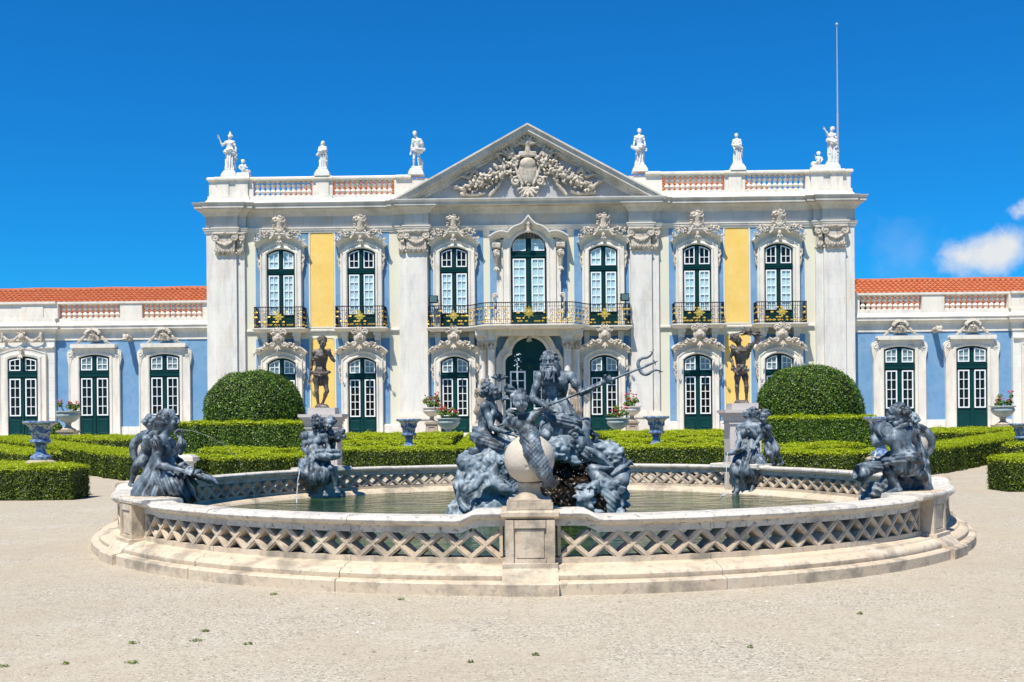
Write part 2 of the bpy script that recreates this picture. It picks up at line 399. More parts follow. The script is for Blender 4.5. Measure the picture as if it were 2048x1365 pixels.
        me.loops.add(Q.size); me.loops.foreach_set('vertex_index', Q.astype(np.int32).ravel())
        me.polygons.add(len(Q)); me.polygons.foreach_set('loop_start', np.arange(0, Q.size, 4, dtype=np.int32))
        me.materials.append(mat_); me.update(calc_edges=True); me.validate(); me.shade_smooth()
        return me
    def build(s, name, mat_, parent=None, loc=(0, 0, 0), rz=0.0): return link_mesh(name, s.mesh(name, mat_), parent, loc, rz)
def nz(freq, amp, seed=0):
    r = np.random.default_rng(seed); D = r.normal(size=(4, 3)); D /= np.linalg.norm(D, axis=1)[:, None]; ph = r.uniform(0, 6.28, 4)
    def f(X, Y, Z):
        o = 0
        for i in range(4):
            u = D[i]*freq*(1+.35*i); o = o+np.sin(X*u[0]+Y*u[1]+Z*u[2]+ph[i]+.8*np.sin(Z*freq*.7+X*freq*.5+i))/(1+.3*i)
        return o*amp*.5
    return f
# ------------------------------------------------------------------ carved ornament pieces
def blobs(S, cx, cz, rx, rz, n, r0, r1, y=-.16, seed=0, k=.006):
    g = np.random.default_rng(seed)
    for i in range(int(n*1.5)):
        a = g.uniform(0, 6.283); q = math.sqrt(g.uniform(0, 1)); r = g.uniform(r0, r1)*.82
        p = np.array((cx+rx*q*math.cos(a), y-g.uniform(-.02, .07), cz+rz*q*math.sin(a)))
        leaf_ell(S, p, r, g, k)
def leaf_ell(S, p, r, g, k=.006):
    if g.uniform() < .3: S.ell(p, (r*.85, r*.8, r*.85), k=k); return
    M3 = np.linalg.qr(g.normal(size=(3, 3)))[0]; S.ell(p, (r*1.45, r*.80, r*.50), M3, k=k)
def spiral(S, cx, cz, r0, turns, a0, sgn, y, r, k=.012, r_end=.25):
    pts = []; n = int(14*turns)
    for i in range(n+1):
        t = i/n; a = R(a0)+sgn*2*math.pi*turns*t; q = r0*(1-t*(1-r_end)); pts.append((cx+q*math.cos(a), y, cz+q*math.sin(a)))
    S.chain(pts, list(np.linspace(r, r*.65, n+1)), k=k)
    S.ell((cx, y, cz), (r0*.3, r*1.2, r0*.3), k=k)
    return pts[0]
def leafs(S, cx, cz, n, a0, a1, L, r, y, k=.012):
    for i in range(n):
        a = R(a0+(a1-a0)*i/max(n-1, 1)); d = (math.cos(a), math.sin(a))
        S.chain([(cx, y, cz), (cx+d[0]*L*.6, y-.03, cz+d[1]*L*.6), (cx+d[0]*L, y-.08, cz+d[1]*L*.95)], [r*.6, r, r*.45], k=k)
def garland(S, x0, z0, x1, z1, sag, r, y, n=16, seed=0):
    g = np.random.default_rng(seed)
    for i in range(n+1):
        t = i/n; x = lerp(x0, x1, t); z = lerp(z0, z1, t)-sag*4*t*(1-t); q = r*(.55+.6*math.sin(math.pi*t))
        S.ell((x, y, z), (q, q*.8, q*.85), k=.02)
        for j in range(2):
            a = g.uniform(0, 6.28); S.ell((x+q*.7*math.cos(a), y-q*.5, z+q*.7*math.sin(a)), q*.42, k=.008)
CV = MT['carved']
def crown_upper():                    # flowers and shell over an upper window, hood apex at z = 0
    S = SDF(.022)
    S.ell((0, -.2, .10), (.17, .12, .16), k=.03); leafs(S, 0, .02, 5, 40, 140, .26, .045, -.22)
    blobs(S, 0, .58, .30, .17, 34, .045, .09, -.22, 3, .008); S.chain([(0, -.16, .15), (0, -.18, .55)], [.13, .17], k=.03)
    for s in (-1, 1):
        spiral(S, s*.40, -.12, .13, 1.1, 90 if s < 0 else 90, s, -.24, .04)
        S.chain([(s*.14, -.22, .16), (s*.22, -.25, .04), (s*.28, -.25, -.12), (s*.40, -.25, -.26), (s*.55, -.25, -.25)], [.05, .05, .045, .045, .04])
        blobs(S, s*.70, -.06, .29, .17, 34, .035, .075, -.26, 5+s, .008); blobs(S, s*1.0, -.33, .15, .12, 14, .03, .055, -.26, 15+s, .008)
        blobs(S, s*.26, .30, .10, .10, 7, .03, .05, -.2, 25+s)
    S.ell((0, -.24, -.26), (.08, .09, .13), k=.03); leafs(S, 0, -.3, 3, 230, 310, .2, .035, -.25)
    return S.mesh('crown_upper', CV)
def crown_lower():                    # mask in a shield with flowers over a lower window
    S = SDF(.022)
    S.ell((0, -.18, .24), (.26, .10, .30), k=.03); S.ell((0, -.26, .24), (.115, .10, .15), k=.015)
    S.ell((0, -.36, .22), (.022, .03, .04), k=.01)
    for s in (-1, 1):
        S.ell((s*.045, -.345, .275), .022, op='s'); S.ell((s*.13, -.27, .2), (.04, .05, .12), k=.01)
        spiral(S, s*.24, .44, .11, 1.1, 150 if s > 0 else 30, -s, -.22, .04); spiral(S, s*.25, .02, .10, 1.1, 180 if s > 0 else 0, s, -.24, .038)
        blobs(S, s*.50, -.02, .17, .11, 16, .04, .065, -.24, 35+s); blobs(S, s*.76, -.20, .17, .11, 14, .033, .055, -.26, 45+s); blobs(S, s*.97, -.38, .09, .06, 7, .025, .04, -.26, 55+s)
    leafs(S, 0, .36, 7, 20, 160, .24, .05, -.22); blobs(S, 0, .58, .16, .06, 10, .03, .05, -.2, 65)
    leafs(S, 0, -.05, 3, 235, 305, .2, .04, -.3); S.ell((0, -.3, -.26), (.06, .06, .08), k=.02)
    return S.mesh('crown_lower', CV)
def side_scroll():                    # little bracket of scrolls beside a window surround (right side)
    S = SDF(.02)
    spiral(S, .07, .25, .09, 1.2, 180, -1, -.14, .03); spiral(S, .06, -.22, .07, 1.1, 180, 1, -.14, .028)
    S.chain([(.12, -.14, .28), (.15, -.14, .1), (.07, -.14, -.02), (.11, -.14, -.15), (.05, -.14, -.42), (.0, -.12, -.55)], [.035, .035, .045, .035, .03, .015])
    return S.mesh('side_scroll', CV)
def wing_crown():
    S = SDF(.022)
    S.box((0, -.14, .05), (.30, .08, .12), .05); S.ell((0, -.16, .18), (.26, .1, .17), k=.04)
    for i in range(9):
        a = R(20+140*i/8); S.ell((.36*math.cos(a), -.24, .18+.30*math.sin(a)), .06, k=.01); S.ell((.30*math.cos(a+.1), -.28, .18+.24*math.sin(a+.1)), .045, k=.01)
    for s in (-1, 1):
        garland(S, s*.36, .20, s*.72, -.16, .05, .065, -.2, 9, 70+s); blobs(S, s*.74, -.18, .06, .04, 5, .03, .04, -.2, 80+s)
    blobs(S, 0, .30, .36, .14, 16, .04, .06, -.24, 140); blobs(S, 0, .12, .14, .1, 8, .03, .05, -.26, 141)
    return S.mesh('wing_crown', CV)
def capital_mesh():
    S = SDF(.022); HW = .46
    S.box((0, -.30, -.42), (HW-.02, .06, .46), .03); S.box((0, -.34, .07), (HW+.10, .12, .05), .03)
    for s in (-1, 1):
        spiral(S, s*.42, -.12, .17, 1.6, 90, -s, -.40, .045, r_end=.15); S.ell((s*.42, -.34, -.12), (.17, .07, .17), k=.02)
    S.chain([(-.42, -.38, .06), (-.2, -.38, .02), (0, -.39, -.0), (.2, -.38, .02), (.42, -.38, .06)], .035)
    garland(S, -.38, -.24, .38, -.24, .20, .06, -.40, 14, 9)
    blobs(S, 0, .08, .08, .05, 7, .035, .05, -.42, 10)
    for i in range(4):
        x = -.33+.22*i; leafs(S, x, -.86, 3, 60, 120, .26, .05, -.36)
    return S.mesh('capital', CV)
def capital_side_mesh(s):
    S = SDF(.022)
    S.box((0, -.18, -.42), (.16, .06, .46), .03); S.box((0, -.21, .07), (.2, .12, .05), .03)
    spiral(S, s*.06, -.12, .15, 1.5, 90, -s, -.27, .045, r_end=.15); S.ell((s*.06, -.22, -.12), (.15, .06, .15), k=.02)
    leafs(S, 0, -.86, 3, 60, 120, .26, .05, -.24); garland(S, -s*.1, -.25, s*.05, -.3, .1, .06, -.26, 5, 11)
    return S.mesh('side_capital', CV)
def tympanum_relief():                # coat of arms and two horns of plenty; z = 0 on the cornice
    S = SDF(.026)
    S.ell((0, -.18, 1.02), (.36, .13, .52), k=.05); S.ell((0, -.26, 1.28), (.30, .10, .20), k=.05); S.box((0, -.2, 1.62), (.34, .1, .10), .05)
    S.chain([(0, -.2, 1.6), (0, -.22, 1.85), (0, -.24, 2.05)], [.13, .1, .12])
    leafs(S, 0, 1.95, 7, 15, 165, .36, .065, -.26)
    blobs(S, 0, .32, .42, .24, 26, .04, .075, -.2, 90); leafs(S, 0, .40, 7, 190, 350, .42, .05, -.22)
    for s in (-1, 1):
        for i in range(4):
            S.chain([(s*(.42+.06*i), -.2, 1.5), (s*(.62+.12*i), -.24, 1.85-.06*i), (s*(.66+.18*i), -.28, 2.12-.16*i)], [.05, .05, .02])
        blobs(S, s*.62, 1.45, .30, .26, 24, .05, .09, -.22, 91+s); blobs(S, s*.70, 1.05, .24, .30, 20, .05, .08, -.2, 93+s)
        spiral(S, s*.46, .62, .16, 1.2, 90, -s, -.22, .05); spiral(S, s*.52, 1.32, .15, 1.1, 200 if s > 0 else -20, s, -.24, .05)
        S.chain([(s*.34, -.2, 1.5), (s*.46, -.22, 1.15), (s*.36, -.22, .8), (s*.2, -.22, .5)], .05)
        g = np.random.default_rng(95+s)
        for i in range(170):                                     # cornucopia of fruit and flowers
            t = g.uniform(0, 1); x = lerp(.9, 2.45, t); z = lerp(1.02, .34, t)+g.normal()*.15*(1.15-t*.5); r = g.uniform(.04, .085)*(1.1-.3*t)
            leaf_ell(S, np.array((s*x, -.22-g.uniform(0, .16), z)), r, g)
        S.chain([(s*.9, -.16, 1.0), (s*1.7, -.18, .7), (s*2.45, -.16, .36)], [.13, .13, .07], k=.03)
        S.ell((s*2.72, -.2, .46 if s < 0 else .62), (.13, .10, .10), k=.03); S.chain([(s*2.45, -.2, .36), (s*2.7, -.2, .45 if s < 0 else .6)], [.08, .05])
        for q0, q1, q2, q3 in (((.85, 1.2), (1.15, 1.62), (1.4, 1.5), (1.75, 1.35)), ((1.9, .95), (2.0, 1.1), (2.2, .78), (2.5, .85)), ((1.0, .75), (1.1, .5), (1.35, .25), (1.45, .12)), ((2.5, .2), (2.2, .15), (1.9, .18), (1.65, .22))):
            S.chain([(s*q[0], -.17-.03*(i % 2), q[1]) for i, q in enumerate((q0, q1, q2, q3))], [.075, .06, .075, .05])
    return S.mesh('relief', CV)
def keystone_mesh():
    S = SDF(.02); S.ell((0, -.1, 0), (.1, .12, .2), k=.02); leafs(S, 0, -.1, 3, 240, 300, .22, .045, -.2); spiral(S, 0, .14, .09, 1.2, 90, 1, -.2, .035)
    return S.mesh('keystone', CV)
def console_mesh():                   # big hanging console beside the middle window
    S = SDF(.022); S.box((0, -.2, .55), (.2, .18, .12), .04); S.ell((0, -.25, .2), (.17, .17, .2), k=.04); blobs(S, 0, .2, .16, .14, 12, .04, .06, -.36, 101)
    S.chain([(0, -.25, .05), (0, -.2, -.3), (0, -.14, -.55)], [.12, .08, .03]); leafs(S, 0, -.35, 3, 240, 300, .24, .045, -.22)
    S.lathe = None
    return S.mesh('console', CV)
def baluster_mesh(h_=.66, r=.118):
    m = MB(); k = h_/.66
    m.lathe([(r*.95, 0), (r*.95, .05*k), (r*.45, .07*k), (r*.55, .10*k), (r, .19*k), (r*.8, .26*k), (r*.36, .315*k), (r*.62, .325*k), (r*.62, .345*k), (r*.36, .355*k), (r*.8, .42*k), (r, .49*k), (r*.55, .57*k), (r*.45, .59*k), (r*.95, .61*k), (r*.95, h_)], n=12)
    return m.mesh('baluster', MT['stone_plain'], 40)
ORN = dict(cu=crown_upper(), cl=crown_lower(), ss=side_scroll(), wc=wing_crown(), cap=capital_mesh(), capL=capital_side_mesh(-1), capR=capital_side_mesh(1),
           rel=tympanum_relief(), key=keystone_mesh(), con=console_mesh(), bal=baluster_mesh())

# ------------------------------------------------------------------ joinery: a glazed double door with a fanlight
def glazing(hw, z0, zs, rise, leaf, fan0, rows, fill, right_only=False, left_leaf_only=False, lrows=5, cols=2, fan=True, n=10):
    gm, wm, pm, cm = MB(), MB(), MB(), MB()
    gm.prism([(-hw, z0)]+seg_arch(hw, zs, rise, n)+[(hw, z0)], -.06, -.002)
    xa, xb = .155*hw, hw-.13*hw
    gm.box(-.035, .035, -.10, -.06, z0, arch_z(hw, zs, rise, 0)-.02)
    tz = (leaf[1]+.06, fan0-.06)
    gm.box(-hw+.004, hw-.004, -.105, -.06, tz[0], tz[1]); gm.box(-hw+.004, hw-.004, -.135, -.105, tz[0]+.02, tz[0]+.07); gm.box(-hw+.004, hw-.004, -.125, -.105, tz[1]-.06, tz[1]-.02)
    def ring(x0, x1, za, top, wd, bars_x, bars_z, nn=6):
        wm.box(x0, x0+wd, -.118, -.062, za, min(top(x0), top(x0+wd))); wm.box(x1-wd, x1, -.118, -.062, za, min(top(x1), top(x1-wd)))
        wm.box(x0+wd, x1-wd, -.116, -.062, za, za+wd)
        xs = [x0+(x1-x0)*i/nn for i in range(nn+1)]
        for a, b in zip(xs[:-1], xs[1:]): wm.prism([(a, top(a)-wd), (a, top(a)), (b, top(b)), (b, top(b)-wd)], -.117, -.0625)
        for bx in bars_x: wm.box(bx-.014, bx+.014, -.112, -.064, za+wd, top(bx)-wd)
        for bz in bars_z: wm.box(x0+wd, x1-wd, -.110, -.0645, bz-.014, bz+.014)
        poly = [(x0+.02, za+.02)]+[(x, top(x)-.02) for x in np.linspace(x0+.02, x1-.02, nn+1)]+[(x1-.02, za+.02)]
        pm.prism(poly, -.090, -.088)
        return poly
    fillp = []
    for s in (-1, 1):
        if left_leaf_only and s > 0: pass
        x0, x1 = sorted((s*xa, s*xb)); tl = lambda x: leaf[1]
        p = ring(x0, x1, leaf[0], tl, .052, [x0+(x1-x0)*(i+1)/cols for i in range(cols-1)], [leaf[0]+(leaf[1]-leaf[0])*(i+1)/lrows for i in range(lrows-1)])
        fillp.append(p)
        if fan:
            tf = lambda x: arch_z(hw, zs, rise, x)-.10
            zt = min(tf(x0), tf(x1))
            p = ring(x0, x1, fan0, tf, .045, [(x0+x1)/2], [fan0+(zt-fan0)*.5] if zt-fan0 > .45 else [fan0+(tf((x0+x1)/2)-fan0)*.52])
            fillp.append(p)
        # raised bottom panels
        if leaf[0]-z0 > .5:
            za, zb = z0+.10, leaf[0]-.14
            gm.box(x0+.01, x1-.01, -.078, -.06, za, zb); gm.frame([(x0+.05, za+.05), (x0+.05, zb-.05), (x1-.05, zb-.05), (x1-.05, za+.05)], [(-.03, -.078), (-.015, -.094), (.0, -.094), (.015, -.078)], closed=True)
            gm.box(x0+.01, x1-.01, -.09, -.06, z0+.02, z0+.08)
    cu = fill in ('curtain', 'mixed', 'fanblind')
    for i, p in enumerate(fillp):
        isfan = fan and i % 2 == 1
        m_ = 0
        if fill == 'curtain' or (fill == 'mixed' and not isfan) or (fill == 'fanblind' and isfan):
            if isfan or fill == 'fanblind':
                cm.prism(p, -.068, -.061)
            else:                                             # gathered cloth with scalloped swags
                x0, x1, za, zb = p[0][0], p[-1][0], p[0][1], p[1][1]; NX, NZ = 25, 24; vs_ = []; fs = []
                for a in range(NX):
                    for b in range(NZ):
                        u, v_ = a/(NX-1), b/(NZ-1); sw = ((v_*lrows) % 1.0)
                        vs_.append((lerp(x0, x1, u), -.069-.006*math.sin(u*30)-.008*math.exp(-((sw-.85)/.12)**2), lerp(za, zb, v_)))
                for a in range(NX-1):
                    for b in range(NZ-1): fs.append((a*NZ+b, (a+1)*NZ+b, (a+1)*NZ+b+1, a*NZ+b+1))
                cm.add(vs_, fs)
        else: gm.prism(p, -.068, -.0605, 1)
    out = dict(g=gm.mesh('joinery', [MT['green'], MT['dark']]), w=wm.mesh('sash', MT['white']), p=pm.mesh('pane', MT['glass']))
    if cm.v: out['c'] = cm.mesh('curtain', MT['blind'] if fill == 'fanblind' else MT['curtain'])
    return out
def place_glazing(G, name, parent, x, y=0.0):
    o = link_mesh(name, G['g'], parent, (x, y, 0)); link_mesh('sash', G['w'], o); link_mesh('pane', G['p'], o)
    if 'c' in G: link_mesh('curtain' if G['c'].materials[0] is MT['curtain'] else 'blind', G['c'], o)
    return o
GU = glazing(.64, 5.62, 9.08, .23, (6.37, 8.13), 8.42, 5, 'curtain')
GUm = glazing(.64, 5.62, 9.08, .23, (6.37, 8.13), 8.42, 5, 'mixed')
GL = glazing(.645, 1.08, 4.20, .26, (1.80, 3.46), 3.74, 5, 'fanblind')
GC = glazing(.81, 5.62, 9.15, .76, (6.40, 8.75), 9.10, 6, 'curtain', n=18, lrows=6)
GW = glazing(.70, 1.02, 4.60, .14, (1.97, 3.66), 4.02, 4, 'fanblind', lrows=4)
GWd = glazing(.70, 1.02, 4.55, .13, (1.97, 3.66), 4.02, 4, 'none', lrows=4)

# ------------------------------------------------------------------ the palace
YP = 47.8
YAW = R(-1.15)
PC = empty('palace_pavilion', (.80, YP, 0), YAW)
tag(PC, 'two storey cream and blue palace front with pediment and pale stone pilasters', 'palace')
STN, STP, CRM, BLU, YEL = MT['stone'], MT['stone_plain'], MT['cream'], MT['blue'], MT['yellow']
HWP = 14.35
WX_U = [-11.03, -7.44, -3.31, 3.31, 7.44, 11.03]
m = MB(); m.box(-HWP, HWP, 0, 9.0, -.3, 11.30); m.build('wall', CRM, PC)
# coloured panels
def panel(mb, x0, x1, z0, z1, ch=0.0, y=-.014):
    p = [(x0, z0+ch), (x0, z1-ch), (x0+ch, z1), (x1-ch, z1), (x1, z1-ch), (x1, z0+ch), (x1-ch, z0), (x0+ch, z0)] if ch else [(x0, z0), (x0, z1), (x1, z1), (x1, z0)]
    mb.prism(p, y, .02)
for x0, x1 in [(-12.2, -9.83), (-8.62, -6.22), (-4.44, -2.02), (-1.72, 1.72), (2.02, 4.44), (6.22, 8.62), (9.83, 12.2)]:
    m = MB(); panel(m, x0, x1, 5.75, 10.03); m.build('blue_panel', BLU, PC)
    m = MB(); panel(m, x0, x1, 1.50, 5.30); m.build('blue_panel', BLU, PC)
for x0, x1 in [(-9.73, -8.70), (8.70, 9.73)]:
    for z0, z1 in ((5.80, 10.02), (1.50, 5.30)):
        m = MB(); panel(m, x0, x1, z0, z1, .09); m.build('yellow_panel', YEL, PC)
        m = MB(); m.frame([(x0-.035, z0+.02), (x0-.035, z1-.05), (x0+.06, z1+.035), (x1-.06, z1+.035), (x1+.035, z1-.05), (x1+.035, z0+.02)], [(-.02, -.02), (-.02, -.03), (.045, -.03), (.045, 0)], closed=True); m.build('panel_border', CRM, PC)
# plinth and string course
prof = [(0, -.3), (.10, -.3), (.10, 1.40), (.06, 1.47), (0, 1.47)]
gaps = [(x-.90, x+.90) for x in WX_U[:3]]+[(-1.47, 1.47)]+[(x-.90, x+.90) for x in WX_U[3:]]
edges = [-HWP]+[e for g_ in gaps for e in g_]+[HWP]
for i in range(0, len(edges), 2):
    m = MB(); m.sweep(([(-HWP, 8.9)] if i == 0 else [])+[(edges[i], 0), (edges[i+1], 0)]+([(HWP, 8.9)] if i == len(edges)-2 else []), prof); m.build('plinth', STN, PC)
for g_ in gaps:
    m = MB(); m.box(g_[0], g_[1], -.101, -.003, -.3, 1.05); m.build('threshold', STP, PC)
for x0, x1 in [(-12.6, -5.80), (5.80, 12.6)]:
    m = MB(); m.sweep([(x0, 0), (x1, 0)], [(0, 5.54), (.05, 5.54), (.05, 5.60), (.10, 5.64), (.10, 5.70), (.0, 5.73)]); m.build('string_course', STP, PC)
# pilasters
def pilaster(cx, side):
    """front pilaster of half width .47 with a stepped back strip; side = +1 strip on the right, -1 on the left, 0 both"""
    P = MB(); hw = .47
    strips = [side] if side else [-1, 1]
    P.box(cx-hw, cx+hw, -.28, 0.01, 1.95, 9.1)
    for s in strips: P.box(*sorted((cx+s*(hw+.004), cx+s*(hw+.33))), -.15, 0.01, 1.95, 9.1)
    lo_, hi_ = cx-hw-(.33 if -1 in strips else 0), cx+hw+(.33 if 1 in strips else 0)
    o = P.build('pilaster', STN, PC)
    B = MB()
    for (z0, z1, e) in ((-.3, 1.66, .10), (1.66, 1.76, .14), (1.76, 1.84, .11), (1.84, 1.95, .05)):
        B.box(cx-hw-e, cx+hw+e, -.28-e, 0.01, z0, z1)
        for s in strips: B.box(*sorted((cx+s*(hw+e+.003), cx+s*(hw+.33+e*.8))), -.15-e, 0.01, z0+.002, z1-.002)
    B.build('base', STP, o)
    N = MB(); N.box(cx-hw-.03, cx+hw+.03, -.31, 0.01, 9.1, 9.16)
    for s in strips: N.box(*sorted((cx+s*(hw+.034), cx+s*(hw+.35))), -.18, 0.01, 9.102, 9.158)
    N.build('necking', STP, o)
    link_mesh('capital', ORN['cap'], o, (cx, 0, 9.92))
    for s in strips: link_mesh('side_capital', ORN['capR' if s > 0 else 'capL'], o, (cx+s*(hw+.17), 0, 9.92))
pilaster(-13.46, 1); pilaster(13.46, -1); pilaster(-4.96, -1); pilaster(4.96, 1)
for s in (-1, 1):
    m = MB(); m.box(*sorted((s*13.94, s*14.36)), -.15, 0.01, -.3, 10.05); m.build('corner_strip', STN, PC)
# entablature following the pilasters
def ent_path(ex=0.0):
    f, b = -.28, -.15
    L = [(-14.38, 8.9), (-14.38, b), (-13.98, b), (-13.98, f), (-12.94, f), (-12.94, b), (-12.60, b), (-12.60, 0), (-5.82, 0), (-5.82, b), (-5.48, b), (-5.48, f), (-4.44, f), (-4.44, -.04)]
    return L+[(-x, y) for x, y in reversed(L)]
m = MB(); m.sweep(ent_path(), [(-.1, 10.04), (.05, 10.04), (.05, 10.12), (.09, 10.14), (.09, 10.20), (.12, 10.22), (.12, 10.26), (0, 10.28), (-.1, 10.28)]); m.build('architrave', STP, PC)
m = MB(); m.sweep(ent_path(), [(-.1, 10.28), (.015, 10.28), (.015, 10.76), (-.1, 10.76)]); m.build('frieze', MT['frieze'], PC)
m = MB(); m.sweep(ent_path(), [(-.1, 10.76), (.04, 10.76), (.06, 10.80), (.09, 10.82), (.16, 10.92), (.26, 11.00), (.34, 11.03), (.34, 11.07), (.40, 11.08), (.40, 11.20), (.44, 11.22), (.47, 11.28), (.48, 11.32), (-.1, 11.34)]); m.build('cornice', MT['corn'], PC)
# balustrade plinth, piers, rail, balusters
def blk(path, z0, z1, e=0): return [(e, z0), (e, z1)]
bp_ = [(-14.25, 8.9), (-14.25, -.02), (-13.9, -.02), (-13.9, -.10), (-12.5, -.10), (-12.5, 0.02), (-9.55, .02), (-9.55, -.03), (-8.78, -.03), (-8.78, .02), (-5.8, .02), (-5.8, -.06), (-5.2, -.06)]
for s in (-1, 1):
    pth = bp_ if s < 0 else [(-x, y) for x, y in reversed(bp_)]
    m = MB(); m.sweep(pth, [(-.30, 11.30), (.28, 11.33), (.20, 11.40), (.10, 11.50), (.06, 11.58), (.06, 11.70), (-.30, 11.70)]); o_bal = m.build('balustrade', STP, PC)
    m = MB(); m.sweep(pth, [(-.30, 12.37), (.04, 12.37), (.06, 12.41), (.10, 12.43), (.10, 12.51), (.06, 12.55), (-.30, 12.55)]); m.build('rail', STP, o_bal)
    for x0, x1, yy in ((-14.26, -13.9, -.02), (-13.9, -13.35, -.10), (-13.35, -13.05, -.06), (-13.05, -12.5, -.10), (-12.5, -12.28, .0), (-9.62, -9.45, .0), (-9.45, -8.88, -.05), (-8.88, -8.71, .0), (-5.95, -4.3, -.04)):
        a, b = sorted((x0, x1)) if s < 0 else sorted((-x0, -x1)); m = MB(); m.box(a+.002, b-.002, yy, .30, 11.70, 12.37); m.build('pier', STP, o_bal)
    m = MB(); m.box(*sorted((s*14.26, s*13.95)), .3, 8.9, 11.70, 12.37); m.build('pier', STP, o_bal)
    for x0, x1 in ((-12.22, -9.68), (-8.65, -6.05)):
        for i in range(11): link_mesh('baluster', ORN['bal'], o_bal, (-s*(x0+(i+.5)*(x1-x0)/11), .14, 11.705))
# hipped tile roof kept low behind the balustrade
def roof_tiles(mb, x0, x1, y0, z0, y1, z1, pitch=.22, rows=None, xa=None, xb=None):
    """barrel tiles on a slope: x0..x1 along the eave, hips cut at xa..xb on the ridge"""
    xa = x0 if xa is None else xa; xb = x1 if xb is None else xb
    L = math.hypot(y1-y0, z1-z0); rows = rows or max(2, int(L/.38)); nc = int((x1-x0)/pitch); ny, nzv = -(z1-z0)/L, (y1-y0)/L
    for r_ in range(rows):
        t0, t1 = r_/rows, (r_+1.12)/rows
        ca, cb = lerp(x0, xa, (r_+.5)/rows), lerp(x1, xb, (r_+.5)/rows)
        i0, i1 = int((ca-x0)/pitch), int((cb-x0)/pitch)
        P = []; NS = 4
        for c in range(i0, i1):
            for q in range(NS):
                u = (q+.0)/NS; P.append((x0+(c+u)*pitch, .075*abs(math.sin(math.pi*u))))
        P.append((x0+i1*pitch, 0))
        vs_ = []
        for x, h_ in P:
            for t, lift in ((t0, .055), (t1, .012)):
                yb, zb = lerp(y0, y1, t), lerp(z0, z1, t); vs_.append((x, yb+ny*(h_+lift), zb+nzv*(h_+lift)))
        for x, h_ in P: vs_.append((x, lerp(y0, y1, t0), lerp(z0, z1, t0)))
        K = len(P); fs = [(2*i, 2*i+2, 2*i+3, 2*i+1) for i in range(K-1)]+[(2*K+i, 2*K+i+1, 2*i+2, 2*i) for i in range(K-1)]
        mb.add(vs_, fs)
m = MB()
m.box(-13.2, 13.2, 1.1, 8.6, 10.9, 11.2)
m.add([(-13.2, 1.0, 11.15), (13.2, 1.0, 11.15), (9.9, 4.3, 13.30), (-9.9, 4.3, 13.30), (13.2, 8.0, 11.15), (-13.2, 8.0, 11.15)], [(0, 1, 2, 3), (1, 4, 2), (4, 5, 3, 2), (5, 0, 3)])
roof_tiles(m, -13.2, 13.2, 1.0, 11.15, 4.3, 13.30, .24, None, -9.9, 9.9); m.build('roof', MT['tile'], PC, smooth=35)
# pediment
o_ped = None
APZ, BW, BZ = 14.60, 5.96, 11.33
m = MB(); m.prism([(-5.6, BZ), (0, APZ-.5), (5.6, BZ)], -.12, 1.6); o_ped = m.build('pediment', MT['tymp'], PC)
m = MB(); sl = (APZ-BZ)/BW
def rake(th0, th1, y0, y1):
    c = math.sqrt(1+sl*sl); d0, d1 = th0*c, th1*c
    for s in (-1, 1):
        e0, e1 = BW-d0/sl if d0 > 0 else BW, BW-d1/sl
        m.prism([(s*(BW-d0/sl), BZ), (0, APZ-d0), (0, APZ-d1), (s*(BW-d1/sl), BZ)], y0, y1)
for a in ((0, .07, -.76, 1.7), (.07, .12, -.72, 1.69), (.12, .27, -.66, 1.68), (.27, .31, -.54, 1.67), (.31, .36, -.44, 1.66), (.36, .42, -.34, 1.65), (.42, .56, -.24, 1.64)): rake(*a)
m.build('raking_cornice', MT['corn'], o_ped)
m = MB(); m.sweep([(-5.62, 1.4), (-5.62, -.3), (5.62, -.3), (5.62, 1.4)], [(-.4, 11.08), (.36, 11.085), (.36, 11.19), (.43, 11.22), (.46, 11.30), (.46, 11.345), (-.4, 11.355)]); m.build('horizontal_cornice', MT['corn'], o_ped)
link_mesh('relief', ORN['rel'], o_ped, (0, -.06, BZ+.06)).scale = (1.17, 1.2, 1.20)
# window surrounds and hoods
JP = [(-.012, -.002), (-.012, -.19), (.03, -.23), (.07, -.23), (.10, -.19), (.20, -.19), (.22, -.22), (.27, -.22), (.27, -.002)]
def surround(hw, z0, zs, rise, prof=JP, n=10): 
    m = MB(); m.frame([(-hw, z0)]+seg_arch(hw, zs, rise, n)+[(hw, z0)], prof); return m
def hood_mesh(hw, z_end, rise, dip=.0):
    m = MB(); pts = []
    n = 20
    for i in range(n+1):
        u = -1+2*i/n; x = hw*u; z = z_end+rise*(1-u*u)**.8; pts.append((x, z))
    m.frame(pts, [(-.10, -.005), (-.10, -.16), (-.04, -.20), (0, -.36), (.05, -.38), (.08, -.42), (.12, -.42), (.13, -.005)]); return m
SU = surround(.64, 5.62, 9.08, .23).mesh('surround', STP, 30); SL = surround(.645, 1.05, 4.20, .26).mesh('surround', STP, 30)
m = hood_mesh(1.06, 9.36, .50)
for s in (-1, 1): m.box(*sorted((s*.90, s*.935)), -.16, -.002, 5.75, 9.35)
def infill(mb, hw, z_end, rise, aw, zs, ar):
    up = [(hw*u, z_end+rise*(1-u*u)**.8-.09) for u in np.linspace(-.97, .97, 17)]; dn = [(x, z) for x, z in seg_arch(aw+.26, zs, ar+.24, 16)]
    mb.prism([(-hw*.97, zs-.35), ]+up+[(hw*.97, zs-.35), (aw+.26, zs-.35)]+dn[::-1]+[(-aw-.26, zs-.35)], -.13, -.0045)
infill(m, 1.06, 9.36, .50, .64, 9.08, .23)
HU = m.mesh('hood', STP, 30)
m = hood_mesh(1.08, 4.62, .42)
for s in (-1, 1): m.box(*sorted((s*.90, s*.935)), -.16, -.002, 1.5, 4.60)
infill(m, 1.08, 4.62, .42, .645, 4.20, .26)
HL = m.mesh('hood', STP, 30)
